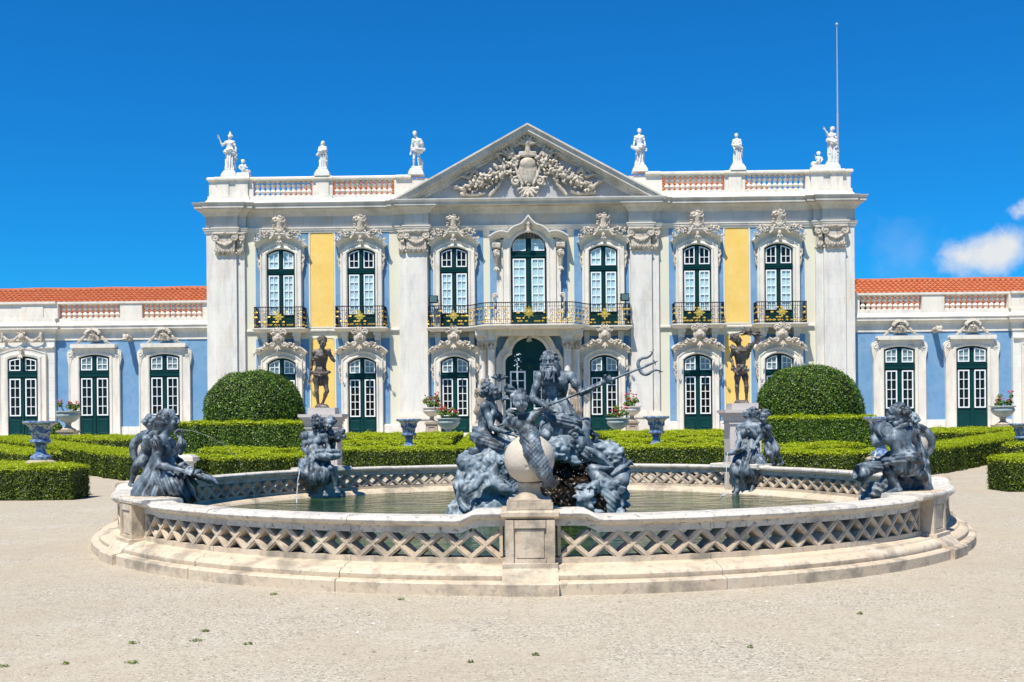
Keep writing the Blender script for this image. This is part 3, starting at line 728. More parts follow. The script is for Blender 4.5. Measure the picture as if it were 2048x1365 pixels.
for i, x in enumerate(WX_U):
    wd = place_glazing(GUm if i in (1, 2, 4, 5) else GU, 'window', PC, x)
    s_ = link_mesh('window_surround', SU, PC, (x, 0, 0)); link_mesh('hood', HU, s_); link_mesh('crown', ORN['cu'], s_, (0, -.14, 9.98))
    for s in (-1, 1): q = link_mesh('side_scroll', ORN['ss'], s_, (s*.90, 0, 8.75)); q.scale = (s, 1, 1)
    wd = place_glazing(GL, 'door', PC, x)
    s_ = link_mesh('door_surround', SL, PC, (x, 0, 0)); link_mesh('hood', HL, s_); link_mesh('crown', ORN['cl'], s_, (0, -.46, 5.00)).scale = (1.08, 1.25, 1.2)
    for s in (-1, 1): q = link_mesh('side_scroll', ORN['ss'], s_, (s*.90, 0, 3.75)); q.scale = (s, 1, 1)
    m = MB(); m.box(x-1.05, x+1.05, -.50, -.101, .88, 1.03); m.box(x-1.2, x+1.2, -.85, -.101, .5, .885); m.build('doorstep', STP, PC)
# middle window with its ogee gable
wd = place_glazing(GC, 'window', PC, 0)
m = MB()
m.frame([(-.81, 5.62)]+seg_arch(.81, 9.15, .76, 18)+[(.81, 5.62)], [(-.012, -.002), (-.012, -.24), (.04, -.28), (.10, -.28), (.14, -.24), (.30, -.24), (.33, -.28), (.40, -.28), (.40, -.002)])
for s in (-1, 1): m.box(*sorted((s*1.215, s*1.42)), -.2, -.002, 5.72, 9.62); m.box(*sorted((s*1.10, s*1.66)), -.16, -.003, 5.7, 6.1)
s_ = m.build('window_surround', STP, PC, smooth=30)
def ogee(x):
    u = abs(x)
    if u < .88: q = u/.88; return 9.74+.68*(1-q-.10*math.sin(2*math.pi*q))
    v_ = (u-.88)/.84; return 9.74+.10*math.sin(math.pi*min(v_*1.1, 1))-.14*v_*v_
m = MB(); pts = [(x, ogee(x)) for x in np.linspace(-1.72, 1.72, 45)]
m.frame(pts, [(-.14, -.003), (-.14, -.26), (-.06, -.32), (0, -.52), (.05, -.54), (.08, -.60), (.13, -.60), (.13, -.003)])
top = seg_arch(1.18, 9.15, .90, 18)
m.prism([(-1.6, 9.32)]+[(x, ogee(x)-.13) for x in np.linspace(-1.6, 1.6, 33)]+[(1.6, 9.32), (1.18, 9.32)]+[(x, z) for x, z in reversed(top) if z > 9.33]+[(-1.18, 9.32)], -.20, -.004); m.build('hood', STP, s_, smooth=30)
for s in (-1, 1):
    link_mesh('console', ORN['con'], s_, (s*1.42, -.12, 8.75)); q = link_mesh('side_scroll', ORN['ss'], s_, (s*1.42, -.02, 6.75)); q.scale = (s*1.3, 1.3, 1.4)
link_mesh('keystone', ORN['key'], s_, (0, -.30, 10.12))
# main doorway
m = MB(); hwD = 1.08; DA = [(-hwD, 1.05), (-hwD, 4.22), (-.98, 4.40), (-.78, 4.52)]+[(x, 4.52+.74*math.sqrt(max(0, 1-(x/.80)**2))) for x in np.linspace(-.77, .77, 15)]+[(.78, 4.52), (.98, 4.40), (hwD, 4.22), (hwD, 1.05)]
m.prism(DA, -.06, -.002)
m.box(-hwD+.01, hwD-.01, -.12, -.06, 3.95, 4.15); m.box(-hwD+.01, hwD-.01, -.15, -.12, 3.98, 4.03); m.box(-.05, .05, -.11, -.06, 1.05, 3.95)
for s in (-1, 1):
    a, b = sorted((s*.18, s*.92)); m.frame([(a, 1.25), (a, 1.85), (b, 1.85), (b, 1.25)], [(-.04, -.06), (-.02, -.10), (.02, -.10), (.04, -.06)], closed=True)
    m.box(*sorted((s*.1, s*.72)), -.075, -.06, 4.24, 4.72)
m.lathe([(.0, 0), (.16, .0), (.18, .02), (.10, .05), (.0, .06)], n=14)
v0 = len(m.v)-14*5
for i in range(v0, len(m.v)): x, y, z = m.v[i]; m.v[i] = (x, -.12-z, 4.05+y)
dm = m.build('main_door', MT['green'], PC, smooth=30)
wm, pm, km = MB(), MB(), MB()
for s in (-1, 1):
    a, b = sorted((s*.17, s*.87)); z0, z1 = 2.07, 3.77
    for x0, x1 in ((a, a+.07), (b-.07, b)): wm.box(x0, x1, -.118, -.062, z0, z1)
    wm.box(a+.07, b-.07, -.117, -.062, z0, z0+.07); wm.box(a+.07, b-.07, -.117, -.062, z1-.07, z1); wm.box((a+b)/2-.02, (a+b)/2+.02, -.112, -.063, z0+.07, z1-.07)
    for i in range(1, 4): z = z0+(z1-z0)*i/4; wm.box(a+.07, b-.07, -.110, -.064, z-.02, z+.02)
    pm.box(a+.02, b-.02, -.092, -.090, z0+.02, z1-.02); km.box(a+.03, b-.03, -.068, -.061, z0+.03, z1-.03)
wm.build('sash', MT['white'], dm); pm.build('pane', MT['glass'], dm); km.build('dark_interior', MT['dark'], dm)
m = MB(); m.frame(DA, [(-.012, -.002), (-.012, -.26), (.05, -.32), (.12, -.32), (.16, -.26), (.30, -.26), (.33, -.30), (.40, -.30), (.40, -.002)]); ds = m.build('door_surround', STP, PC, smooth=25)
link_mesh('keystone', ORN['key'], ds, (0, -.26, 5.32))
def column(x, y):
    m = MB(); m.lathe([(.23, 1.36), (.23, 1.42), (.19, 1.44), (.20, 1.50), (.17, 1.54), (.165, 2.2), (.14, 4.62), (.16, 4.64), (.16, 4.68), (.14, 4.69)], (x, y, 0), 20); m.box(x-.25, x+.25, y-.25, y+.25, .3, 1.36)
    o = m.build('column', STN, PC, smooth=40)
    S = SDF(.02); S.cone((0, 0, 0), (0, 0, .25), .12, .17, k=.02)
    for i in range(8):
        a = i*math.pi/4; S.chain([(.13*math.cos(a), .13*math.sin(a), .0), (.17*math.cos(a), .17*math.sin(a), .12), (.23*math.cos(a), .23*math.sin(a), .17)], [.04, .045, .03], k=.01)
    for i in range(4):
        a = math.pi/4+i*math.pi/2; S.ell((.24*math.cos(a), .24*math.sin(a), .26), .075, k=.01)
    S.box((0, 0, .33), (.24, .24, .035), .01); S.build('capital', CV, o, (x, y, 4.70))
    m = MB()
    for z0, z1, e in ((5.06, 5.14, .0), (5.14, 5.24, .03), (5.24, 5.30, .08)): m.box(x-.22-e, x+.22+e, y-.22-e, .0, z0, z1)
    m.build('impost', STP, o)
for s in (-1, 1): column(s*2.06, -.45); column(s*1.66, -.85)
for s in (-1, 1):
    m = MB(); m.box(*sorted((s*1.50, s*2.30)), -.12, -.003, .3, 5.3); m.build('backing_pilaster', STN, PC)
m = MB(); m.box(-2.6, 2.6, -1.5, -.102, .55, .80); m.box(-1.5, 1.5, -1.2, -.103, .80, 1.02); m.build('doorstep', STP, PC)
# balconies
def rosette(mb, x, y, z, sz, sun=False):
    n = 16 if sun else 8
    for i in range(n):
        a = 2*math.pi*i/n; L = sz*(1.0 if i % 2 == 0 else .72); wd = sz*(.07 if sun else .17)
        c_, s_2 = math.cos(a), math.sin(a)
        mb.prism([(x+c_*.05-s_2*wd*.6, z+s_2*.05+c_*wd*.6), (x+c_*L*.62-s_2*wd, z+s_2*L*.62+c_*wd), (x+c_*L, z+s_2*L), (x+c_*L*.62+s_2*wd, z+s_2*L*.62-c_*wd), (x+c_*.05+s_2*wd*.6, z+s_2*.05-c_*wd*.6)], y-.012-.002*(i % 4), y+.012+.002*(i % 4))
    k0 = len(mb.v); mb.lathe([(.0, -.03), (sz*.22, -.02), (sz*.22, .02), (.0, .035)], n=10)
    for i in range(k0, len(mb.v)): a_, b_, c_ = mb.v[i]; mb.v[i] = (x+a_, y-c_-.005, z+b_)
def railing(path, zb, zt, roses, stepg=.095, gold_every=True):
    """path: plan polyline; returns iron and gilding meshes"""
    im, sprigs = MB(), []; P = [Vector((a, b, 0)) for a, b in path]
    for z, r in ((zb+.04, .014), (zb+.20, .009), (zt-.17, .009), (zt, .022)):
        im.tube([(p.x, p.y, z) for p in P], r, 5)
    seg = [(P[i+1]-P[i]).length for i in range(len(P)-1)]; tot = sum(seg)
    def at(s_):
        for i, L in enumerate(seg):
            if s_ <= L or i == len(seg)-1: return P[i]+(P[i+1]-P[i])*(min(s_, L)/L), (P[i+1]-P[i]).normalized()
            s_ -= L
    n = int(tot/stepg); g = random.Random(int(tot*100))
    for i in range(n+1):
        p, t = at(tot*i/n); im.box(p.x-.008, p.x+.008, p.y-.008, p.y+.008, zb, zt)
        z0, z1 = zb+.04, zt
        if i % 3 == 0:                                       # C-scrolls between the bars
            for zc in (zb+.32, zb+.56):
                pts = [tuple(p+t*(.05*math.cos(a))+Vector((0, 0, zc+.085*math.sin(a)))) for a in np.linspace(0, 5.4, 9)]
                im.tube(pts, .010, 4)
        for zc, pr in ((zt-.20, .28), (zt-.42, .34), (zb+.10, .48), (zb+.28, .28)):
            if g.random() < pr:
                sz = g.uniform(.045, .075); q = p+t*g.uniform(-.04, .04); gm = MB(); sprigs.append(('gilt_leaf', gm))
                for a in (-50, 0, 50) if zc < zb+.2 else (130, 180, 230):
                    b = R(90-a); e = q+t*(sz*math.cos(b))+Vector((0, 0, zc+sz*math.sin(b)))
                    gm.tube([(q.x, q.y-.012, zc), (e.x, e.y-.018, e.z)], [.015, .026], 5)
    for x, y, z, sz, sun in roses: gm = MB(); rosette(gm, x, y, z, sz, sun); sprigs.append(('gilt_sun' if sun else 'gilt_rosette', gm))
    return im, [(n_, m_.mesh(n_, MT['gold'])) for n_, m_ in sprigs]
def slab_prof(zt): return [(-.5, zt), (.06, zt), (.06, zt-.05), (.03, zt-.07), (.0, zt-.09), (-.03, zt-.13), (-.10, zt-.16), (-.12, zt-.18), (-.5, zt-.18)]
proto = None
hwB, dB = 1.13, .72
path = [(-hwB, .0), (-hwB, -dB), (hwB, -dB), (hwB, .0)]
m = MB(); m.sweep(path, slab_prof(5.74)); m.box(-hwB+.3, hwB-.3, -dB+.3, -.02, 5.562, 5.735)
for s in (-1, 1):
    m.prism([(s*.72-.11, 4.95), (s*.72-.13, 5.50), (s*.72+.13, 5.50), (s*.72+.11, 4.95)], -.20, -.003); m.box(s*.72-.16, s*.72+.16, -.52, -.004, 5.40, 5.558)
    m.prism([(s*.72-.12, 5.18), (s*.72-.13, 5.40), (s*.72+.13, 5.40), (s*.72+.12, 5.18)], -.38, -.199)
slab_me = m.mesh('balcony', STP)
im, gm = railing([(-hwB+.05, -.02), (-hwB+.05, -dB+.03), (hwB-.05, -dB+.03), (hwB-.05, -.02)], 5.75, 6.66, [(0, -dB+.0, 6.22, .27, False)])
rail_me, gild_me = im.mesh('railing', MT['iron']), gm
for x in (-11.03, -7.44, 7.44, 11.03):
    b = link_mesh('balcony', slab_me, PC, (x, 0, 0)); link_mesh('railing', rail_me, b)
    for n_, me_ in gild_me: link_mesh(n_, me_, b)
def smooth01(t): t = min(max(t, 0), 1); return t*t*(3-2*t)
cp = [(-4.46, 0.0), (-4.46, -.75)]+[(x, -.75-1.0*smooth01((2.75-abs(x))/.95)) for x in np.linspace(-2.8, -1.75, 9)]
cp = cp+[(-x, y) for x, y in reversed(cp)]
m = MB(); m.sweep(cp, slab_prof(5.70)); m.plan([(x*.95, y+.3 if y < -.5 else -.005) for x, y in cp], 5.53, 5.69)
m.box(-2.35, 2.35, -1.12, -.004, 5.30, 5.528)
for s in (-1, 1):
    for xx in (4.05, 2.55): m.prism([(s*xx-.11, 4.95), (s*xx-.13, 5.50), (s*xx+.13, 5.50), (s*xx+.11, 4.95)], -.22, -.0045)
bc = m.build('balcony', STP, PC)
rp = [(x*.99, y+.05 if y < -.1 else -.02) for x, y in cp]
im, gm = railing(rp, 5.71, 6.64, [(0, -1.74, 6.22, .30, True), (-3.31, -.73, 6.20, .27, False), (3.31, -.73, 6.20, .27, False)])
im.build('railing', MT['iron'], bc)
for n_, me_ in gm: link_mesh(n_, me_, bc)
m = MB(); m.box(14.35, 14.62, 1.2, 1.5, 9.80, 10.02); m.box(14.30, 14.44, 1.25, 1.45, 9.55, 9.80); m.build('drain_head', MT['iron'], PC)
# ------------------------------------------------------------------ wings
def wing(sgn, x_end, name, label):
    W = empty(name, (.80, YP, 0), YAW); tag(W, label, 'palace wing')
    Y0 = .60; s = sgn
    def bx(mb, a, b, *r): mb.box(*sorted((s*a, s*b)), *r)
    X0, XB, X1 = 14.36, 21.5, x_end
    m = MB(); bx(m, X0, X1, Y0, 8.5, -.3, 6.0); m.build('wall', BLU, W)
    m = MB(); bx(m, XB, X1, Y0-.16, Y0+.05, .9, 5.40); m.build('corner_block', MT['stone_plain2'], W)
    m = MB(); bx(m, X0, XB-.01, Y0-.05, Y0+.01, -.3, 1.46); bx(m, XB, X1, Y0-.22, Y0+.01, -.3, .9); m.build('plinth', STN, W)
    path = [(X0, Y0), (XB-.01, Y0), (XB-.01, Y0-.16), (X1, Y0-.16)]
    path = path if s > 0 else [(-x, y) for x, y in reversed(path)]
    m = MB(); m.sweep(path, [(-.1, 5.39), (.04, 5.39), (.04, 5.68), (.07, 5.70), (.07, 5.74), (.12, 5.78), (.2, 5.86), (.24, 5.88), (.24, 5.98), (.28, 6.02), (.28, 6.05), (-.1, 6.06)]); m.build('cornice', STP, W)
    m = MB(); m.sweep(path, [(-.3, 6.04), (.20, 6.05), (.12, 6.12), (.04, 6.22), (.04, 6.38), (-.3, 6.38)])
    ob = m.build('balustrade', STP, W)
    m = MB(); m.sweep(path, [(-.3, 7.02), (.04, 7.02), (.08, 7.05), (.08, 7.14), (-.3, 7.14)])
    for a, b, yy in ((14.36, 14.80, .02), (17.55, 18.55, -.03), (21.35, 23.4, -.14), (22.0, 23.0, -.17), (23.4, X1, -.14)): bx(m, a, b-.005, Y0+yy, Y0+.3, 6.381, 7.019)
    m.build('rail', STP, ob)
    for a, b in ((14.85, 17.5), (18.6, 21.3)):
        for i in range(11): link_mesh('baluster', ORN['bal'], ob, (s*(a+(i+.5)*(b-a)/11), Y0+.16, 6.385)).scale = (1, 1, .96)
    m = MB(); xa, xb = sorted((s*X0, s*X1)); m.box(xa, xb, Y0+.5, 8.0, 5.9, 6.2); m.add([(xa, 1.6, 6.22), (xb, 1.6, 6.22), (xb, 6.9, 8.45), (xa, 6.9, 8.45), (xb, 8.4, 6.22), (xa, 8.4, 6.22)], [(0, 1, 2, 3), (3, 2, 4, 5)])
    roof_tiles(m, xa, xb, 1.6, 6.22, 6.9, 8.45, .26); m.tube([(x_, 6.9, 8.50+.012*math.sin(x_*1.7)) for x_ in np.linspace(xa, xb, 40)], .11, 8); m.build('roof', MT['tile'], W, smooth=35)
    # door surrounds
    for x in (16.5, 19.7):
        place_glazing(GW, 'door', W, s*x, Y0)
        m = MB(); m.frame([(-.70, 1.02)]+seg_arch(.70, 4.60, .14, 8)+[(.70, 1.02)], [(-.012, -.002), (-.012, -.14), (.03, -.17), (.10, -.17), (.14, -.13), (.40, -.13), (.42, -.17), (.46, -.17), (.46, -.002)])
        m.prism([(-1.0, 4.80), (-.92, 5.02), (.92, 5.02), (1.0, 4.80), (.7, 4.82), (-.7, 4.82)], -.17, -.003)
        m.prism([(-1.0, 5.02), (-1.03, 5.12), (-1.0, 5.2), (1.0, 5.2), (1.03, 5.12), (1.0, 5.02)], -.34, -.003)
        for q in (-1, 1):
            m.prism([(q*1.08+.16*math.cos(a), 4.74+.2*math.sin(a)) for a in np.linspace(0, 6.283, 17)[:-1]], -.16, -.004)
            m.prism([(q*1.16, 4.0), (q*1.16, 4.2), (q*1.25, 4.65), (q*1.0, 4.6)], -.15, -.0035)
            m.tube([(q*(1.07)+.11*(1-t*.8)*math.cos(q*9*t+1.5), -.17, 4.75+.13*(1-t*.8)*math.sin(q*9*t+1.5)) for t in np.linspace(0, 1, 18)], .028, 5)
        o = m.build('door_surround', MT['stone_plain'], W, (s*x, Y0, 0), smooth=30)
        link_mesh('crown', ORN['wc'], o, (0, -.06, 5.40))
        m = MB(); m.box(s*x-1.25, s*x+1.25, Y0-.55, Y0-.051, .86, 1.0); m.box(s*x-1.5, s*x+1.5, Y0-.95, Y0-.052, .5, .865); m.build('doorstep', STP, W)
    place_glazing(GWd, 'door', W, s*22.9, Y0-.16)
    m = MB(); m.frame([(-.70, 1.02)]+seg_arch(.70, 4.55, .13, 8)+[(.70, 1.02)], [(-.012, -.002), (-.012, -.14), (.05, -.17), (.12, -.17), (.16, -.12), (.30, -.12), (.32, -.15), (.36, -.15), (.36, -.002)])
    o = m.build('door_surround', MT['stone_plain'], W, (s*22.9, Y0-.16, 0), smooth=30); link_mesh('keystone', ORN['key'], o, (0, -.12, 4.85))
    m = MB(); m.sweep([(XB+.02, Y0-.16), (X1, Y0-.16)] if s > 0 else [(-X1, Y0-.16), (-XB-.02, Y0-.16)], [(-.05, 4.98), (.07, 4.98), (.10, 5.04), (.10, 5.10), (-.05, 5.11)]); m.build('string_course', STP, W)
    S = SDF(.022)
    for q in (-1, 1): garland(S, q*.15, .2, q*.85, .2, .26, .075, -.12, 14, 120+q); S.chain([(q*.88, -.12, .25), (q*.9, -.12, -.1)], [.07, .05], k=.02)
    S.ell((0, -.14, .12), (.15, .14, .20), k=.02); S.ell((0, -.28, .1), (.03, .04, .05), k=.01); blobs(S, 0, .3, .2, .06, 9, .04, .06, -.16, 130)
    S.build('garland', CV, W, (s*22.9, Y0-.24, 5.42))
    m = MB(); m.box(s*22.9-1.4, s*22.9+1.4, Y0-.75, Y0-.221, .86, 1.0); m.box(s*22.9-1.6, s*22.9+1.6, Y0-1.1, Y0-.222, .5, .865); m.build('doorstep', STP, W)
    # carved waterspout
    S = SDF(.02); S.chain([(0, .05, 0), (0, -.25, .0), (0, -.45, .02)], [.14, .12, .13], k=.03); S.ell((0, -.52, -.0), (.14, .13, .14), k=.03, disp=nz(30, .02, 3), amp=.03); S.ell((0, -.62, -.08), (.10, .10, .06), k=.02); S.ell((0, -.70, -.02), (.06, .07, .04), op='s')
    for q in (-1, 1): S.ell((q*.1, -.48, .12), .045, k=.01)
    S.build('waterspout', CV, W, (s*18.1, Y0-.05, 5.45))
    return W
MT['stone_plain2'] = mat('rusticated limestone', (0.72, 0.70, 0.64), 0.7, [(1.6, .5, .75, greyst, .35, .4), (0.8, .55, .8, ochre, .3)], (25, .3), brick=(1.1, .62, (.45,.41,.36), .5, .012))
wing(-1, 31.0, 'palace_wing', 'low blue palace wing with tiled roof, left of the tall front')
wing(1, 31.0, 'palace_wing', 'low blue palace wing with tiled roof, right of the tall front')
# floodlights and mast
for s, lb in ((-1, 'dark floodlight box above the left end of the long balcony'), (1, 'dark floodlight box above the right end of the long balcony')):
    o = empty('floodlight', (.8+s*4.20, YP-.55-s*4.2*math.tan(-YAW), 6.62), YAW); tag(o, lb, 'floodlight', 'floodlights on the long balcony')
    m = MB(); m.frust(0, 0, .16, .48, .17, .09, .19, .11); m.build('housing', MT['iron'], o)
    m = MB(); m.box(-.15, .15, -.125, -.10, .19, .45); m.build('lens', mat('floodlight glass', (.10, .16, .15), .1, spec=.6), o)
    m = MB(); m.tube([(-.2, 0, .32), (-.2, 0, .02), (.2, 0, .02), (.2, 0, .32)], .015, 5); m.tube([(0, 0, .02), (0, 0, -.02)], .03, 6); m.build('bracket', MT['iron'], o)
# ------------------------------------------------------------------ ground
def ground_z(y): return .45*smooth01((y-24)/20)
GR = bpy.data.materials.new('sandy gravel'); GR.use_nodes = True
def build_gravel():
    t = GR.node_tree; N = t.nodes; L = t.links; b = N['Principled BSDF']; b.inputs['Roughness'].default_value = .9; b.inputs['Specular IOR Level'].default_value = .15
    g = N.new('ShaderNodeNewGeometry')
    def noise(sc, det, ro):
        n = N.new('ShaderNodeTexNoise'); n.inputs['Scale'].default_value = sc; n.inputs['Detail'].default_value = det; n.inputs['Roughness'].default_value = ro; L.new(g.outputs['Position'], n.inputs['Vector']); return n
    v = N.new('ShaderNodeTexVoronoi'); v.inputs['Scale'].default_value = 75; v.inputs['Randomness'].default_value = 1; L.new(g.outputs['Position'], v.inputs['Vector'])
    v2 = N.new('ShaderNodeTexVoronoi'); v2.inputs['Scale'].default_value = 28; L.new(g.outputs['Position'], v2.inputs['Vector'])
    cr = N.new('ShaderNodeValToRGB'); e = cr.color_ramp.elements
    for i, (p, c) in enumerate([(0, (.15, .12, .095)), (.15, (.32, .275, .225)), (.5, (.425, .37, .275)), (.85, (.475, .43, .34)), (1, (.56, .52, .44))]):
        el = e[i] if i < 2 else e.new(p); el.position = p; el.color = c+(1,)
    sep = N.new('ShaderNodeSeparateColor'); L.new(v.outputs['Color'], sep.inputs[0]); L.new(sep.outputs[0], cr.inputs[0])
    cur = cr.outputs[0]
    def over(fac, col, lo, hi, amt):
        nonlocal cur
        mr = N.new('ShaderNodeMapRange'); mr.inputs['From Min'].default_value = lo; mr.inputs['From Max'].default_value = hi; mr.inputs['To Max'].default_value = amt; L.new(fac, mr.inputs['Value'])
        mx = N.new('ShaderNodeMix'); mx.data_type = 'RGBA'; mx.inputs['B'].default_value = col+(1,); L.new(mr.outputs[0], mx.inputs['Factor']); L.new(cur, mx.inputs['A']); cur = mx.outputs['Result']
    over(noise(.55, 6, .6).outputs['Fac'], (.425, .36, .26), .40, .60, .6)
    over(noise(.9, 8, .65).outputs['Fac'], (.48, .44, .36), .52, .68, .4)
    over(noise(5, 6, .7).outputs['Fac'], (.27, .22, .165), .54, .70, .5)
    over(noise(38, 3, .7).outputs['Fac'], (.22, .18, .135), .57, .68, .55)
    over(noise(.28, 5, .6).outputs['Fac'], (.33, .275, .205), .50, .68, .4)
    L.new(cur, b.inputs['Base Color'])
    a = N.new('ShaderNodeMath'); a.operation = 'MULTIPLY_ADD'; a.inputs[1].default_value = .7; L.new(v.outputs['Distance'], a.inputs[0]); L.new(noise(12, 6, .7).outputs['Fac'], a.inputs[2])
    bp = N.new('ShaderNodeBump'); bp.inputs['Strength'].default_value = .55; bp.inputs['Distance'].default_value = .012; L.new(a.outputs[0], bp.inputs['Height']); L.new(bp.outputs[0], b.inputs['Normal'])
build_gravel()
ys = [-30, -5, 0, 5, 10, 15, 20, 24]+[24+i for i in range(1, 21)]+[60, 120, 400, 900]
xs = [-900, -200, -60, -30, 0, 30, 60, 200, 900]
m = MB(); m.add([(x, y, ground_z(y)) for y in ys for x in xs], [(j*len(xs)+i, j*len(xs)+i+1, (j+1)*len(xs)+i+1, (j+1)*len(xs)+i) for j in range(len(ys)-1) for i in range(len(xs)-1)])
tag(m.build('ground', GR), kind='structure')

g_ = np.random.default_rng(31); m = MB(); OC = ((1, 0, 0), (-1, 0, 0), (0, 1, 0), (0, -1, 0), (0, 0, 1), (0, 0, -1))
for i in range(2600):
    y = 5.9+8.0*g_.uniform()**1.5; x = g_.uniform(-.5, .5)*y*1.02; r = g_.uniform(.004, .009)*(1+1.2*(g_.uniform() < .06)); J = g_.uniform(.6, 1.3, (6, 1)); rot = g_.uniform(0, 6.28)
    if (x-.26)**2+(y-15.75)**2 < 6.75**2: continue
    q = np.array(OC)*J*r; q[:, 2] *= .6; c_, s_ = math.cos(rot), math.sin(rot)
    m.add([(x+a*c_-b*s_, y+a*s_+b*c_, .002+d) for a, b, d in q], [(0, 2, 4), (2, 1, 4), (1, 3, 4), (3, 0, 4), (2, 0, 5), (1, 2, 5), (3, 1, 5), (0, 3, 5)])
tag(m.build('loose_pebbles', mat('pebbles', (.43, .375, .30), .85, island=[(0, (.24, .20, .155)), (.4, (.42, .365, .29)), (.8, (.52, .47, .40)), (1, (.64, .61, .56))])), kind='stuff')
# ------------------------------------------------------------------ measured points: photograph pixel at a known distance -> world
def W(px, py, Y):
    c, s_ = math.cos(R(ROLL)), math.sin(R(ROLL)); dx, dy = px-1024.0, py-HOR
    return np.array(((dx*c-dy*s_)*Y/F_PX, Y, H_EYE-(dx*s_+dy*c)*Y/F_PX))
# ------------------------------------------------------------------ fountain basin
MT['fstone'] = mat('warm fountain limestone', (0.55, 0.45, 0.325), 0.75, [(1.2, .45, .70, (.50,.38,.28), .6), (2.5, .5, .72, (.60,.55,.47), .55), (2.2, .50, .64, (.19,.165,.13), .75), (16, .53, .68, (.22,.195,.16), .6), (60, .6, .75, (.36,.30,.24), .5)], (30, .35), bumpd=.010)
MT['fcop'] = mat('pale lichened coping stone', (0.575, 0.53, 0.455), 0.7, [(1.5, .45, .7, (.52,.44,.35), .5), (7, .50, .62, (.34,.33,.31), .65), (22, .57, .66, (.09,.09,.08), .75), (3, .56, .70, (.24,.23,.21), .6)], (50, .5), bumpd=.010)
FC = (.26, 15.75, 0.0); FR = R(-1.0); R0 = 5.60
FT = empty('fountain_basin', FC, FR); FT.scale = (.985, 1.08, 1); tag(FT, 'large round cream stone fountain basin with pierced lattice parapet', 'fountain')
PEDS = [45, 90, 135, 189, 218.5, 270, 321.5, 351]
def pol(a, o, z=None):
    r = R0+o; p = (r*math.cos(R(a)), r*math.sin(R(a))); return p if z is None else (p[0], p[1], z)
def arcpath(a0, a1, step=.12):        # clockwise so that outward is to the right of travel: use decreasing angle reversed offsets
    n = max(2, int(abs(a1-a0)*math.pi/180*R0/step)); return [pol(a0+(a1-a0)*i/n, 0) for i in range(n+1)], [a0+(a1-a0)*i/n for i in range(n+1)]
def lift(a):
    d, p = min((abs((a-p+180) % 360-180)*math.pi/180*R0, p) for p in PEDS); return (.062 if p in (351, 90, 189, 270) else .022)*(1-smooth01((d-.48)/.16))
PLINTH = [ (.40, -.15), (.40, .098), (.385, .112), (.31, .118), (.315, .135), (.315, .160), (.295, .185), (.255, .200), (.21, .205), (.20, .222), (.13, .230), (.09, .236), (.09, .287), (-.09, .287), (-.09, .24), (-.16, .228), (-.24, .20), (-.30, .14), (-.33, .05), (-.33, -.15)]
COPE = [(-.135, .590), (-.150, .604), (-.155, .624), (-.150, .644), (-.135, .655), (-.115, .660), (.11, .660), (.14, .655), (.160, .643), (.170, .625), (.165, .606), (.150, .592), (.125, .584), (.10, .572), (.085, .570), (.085, .508), (-.085, .508), (-.085, .58)]
rf = random.Random(5)
order = sorted(PEDS)
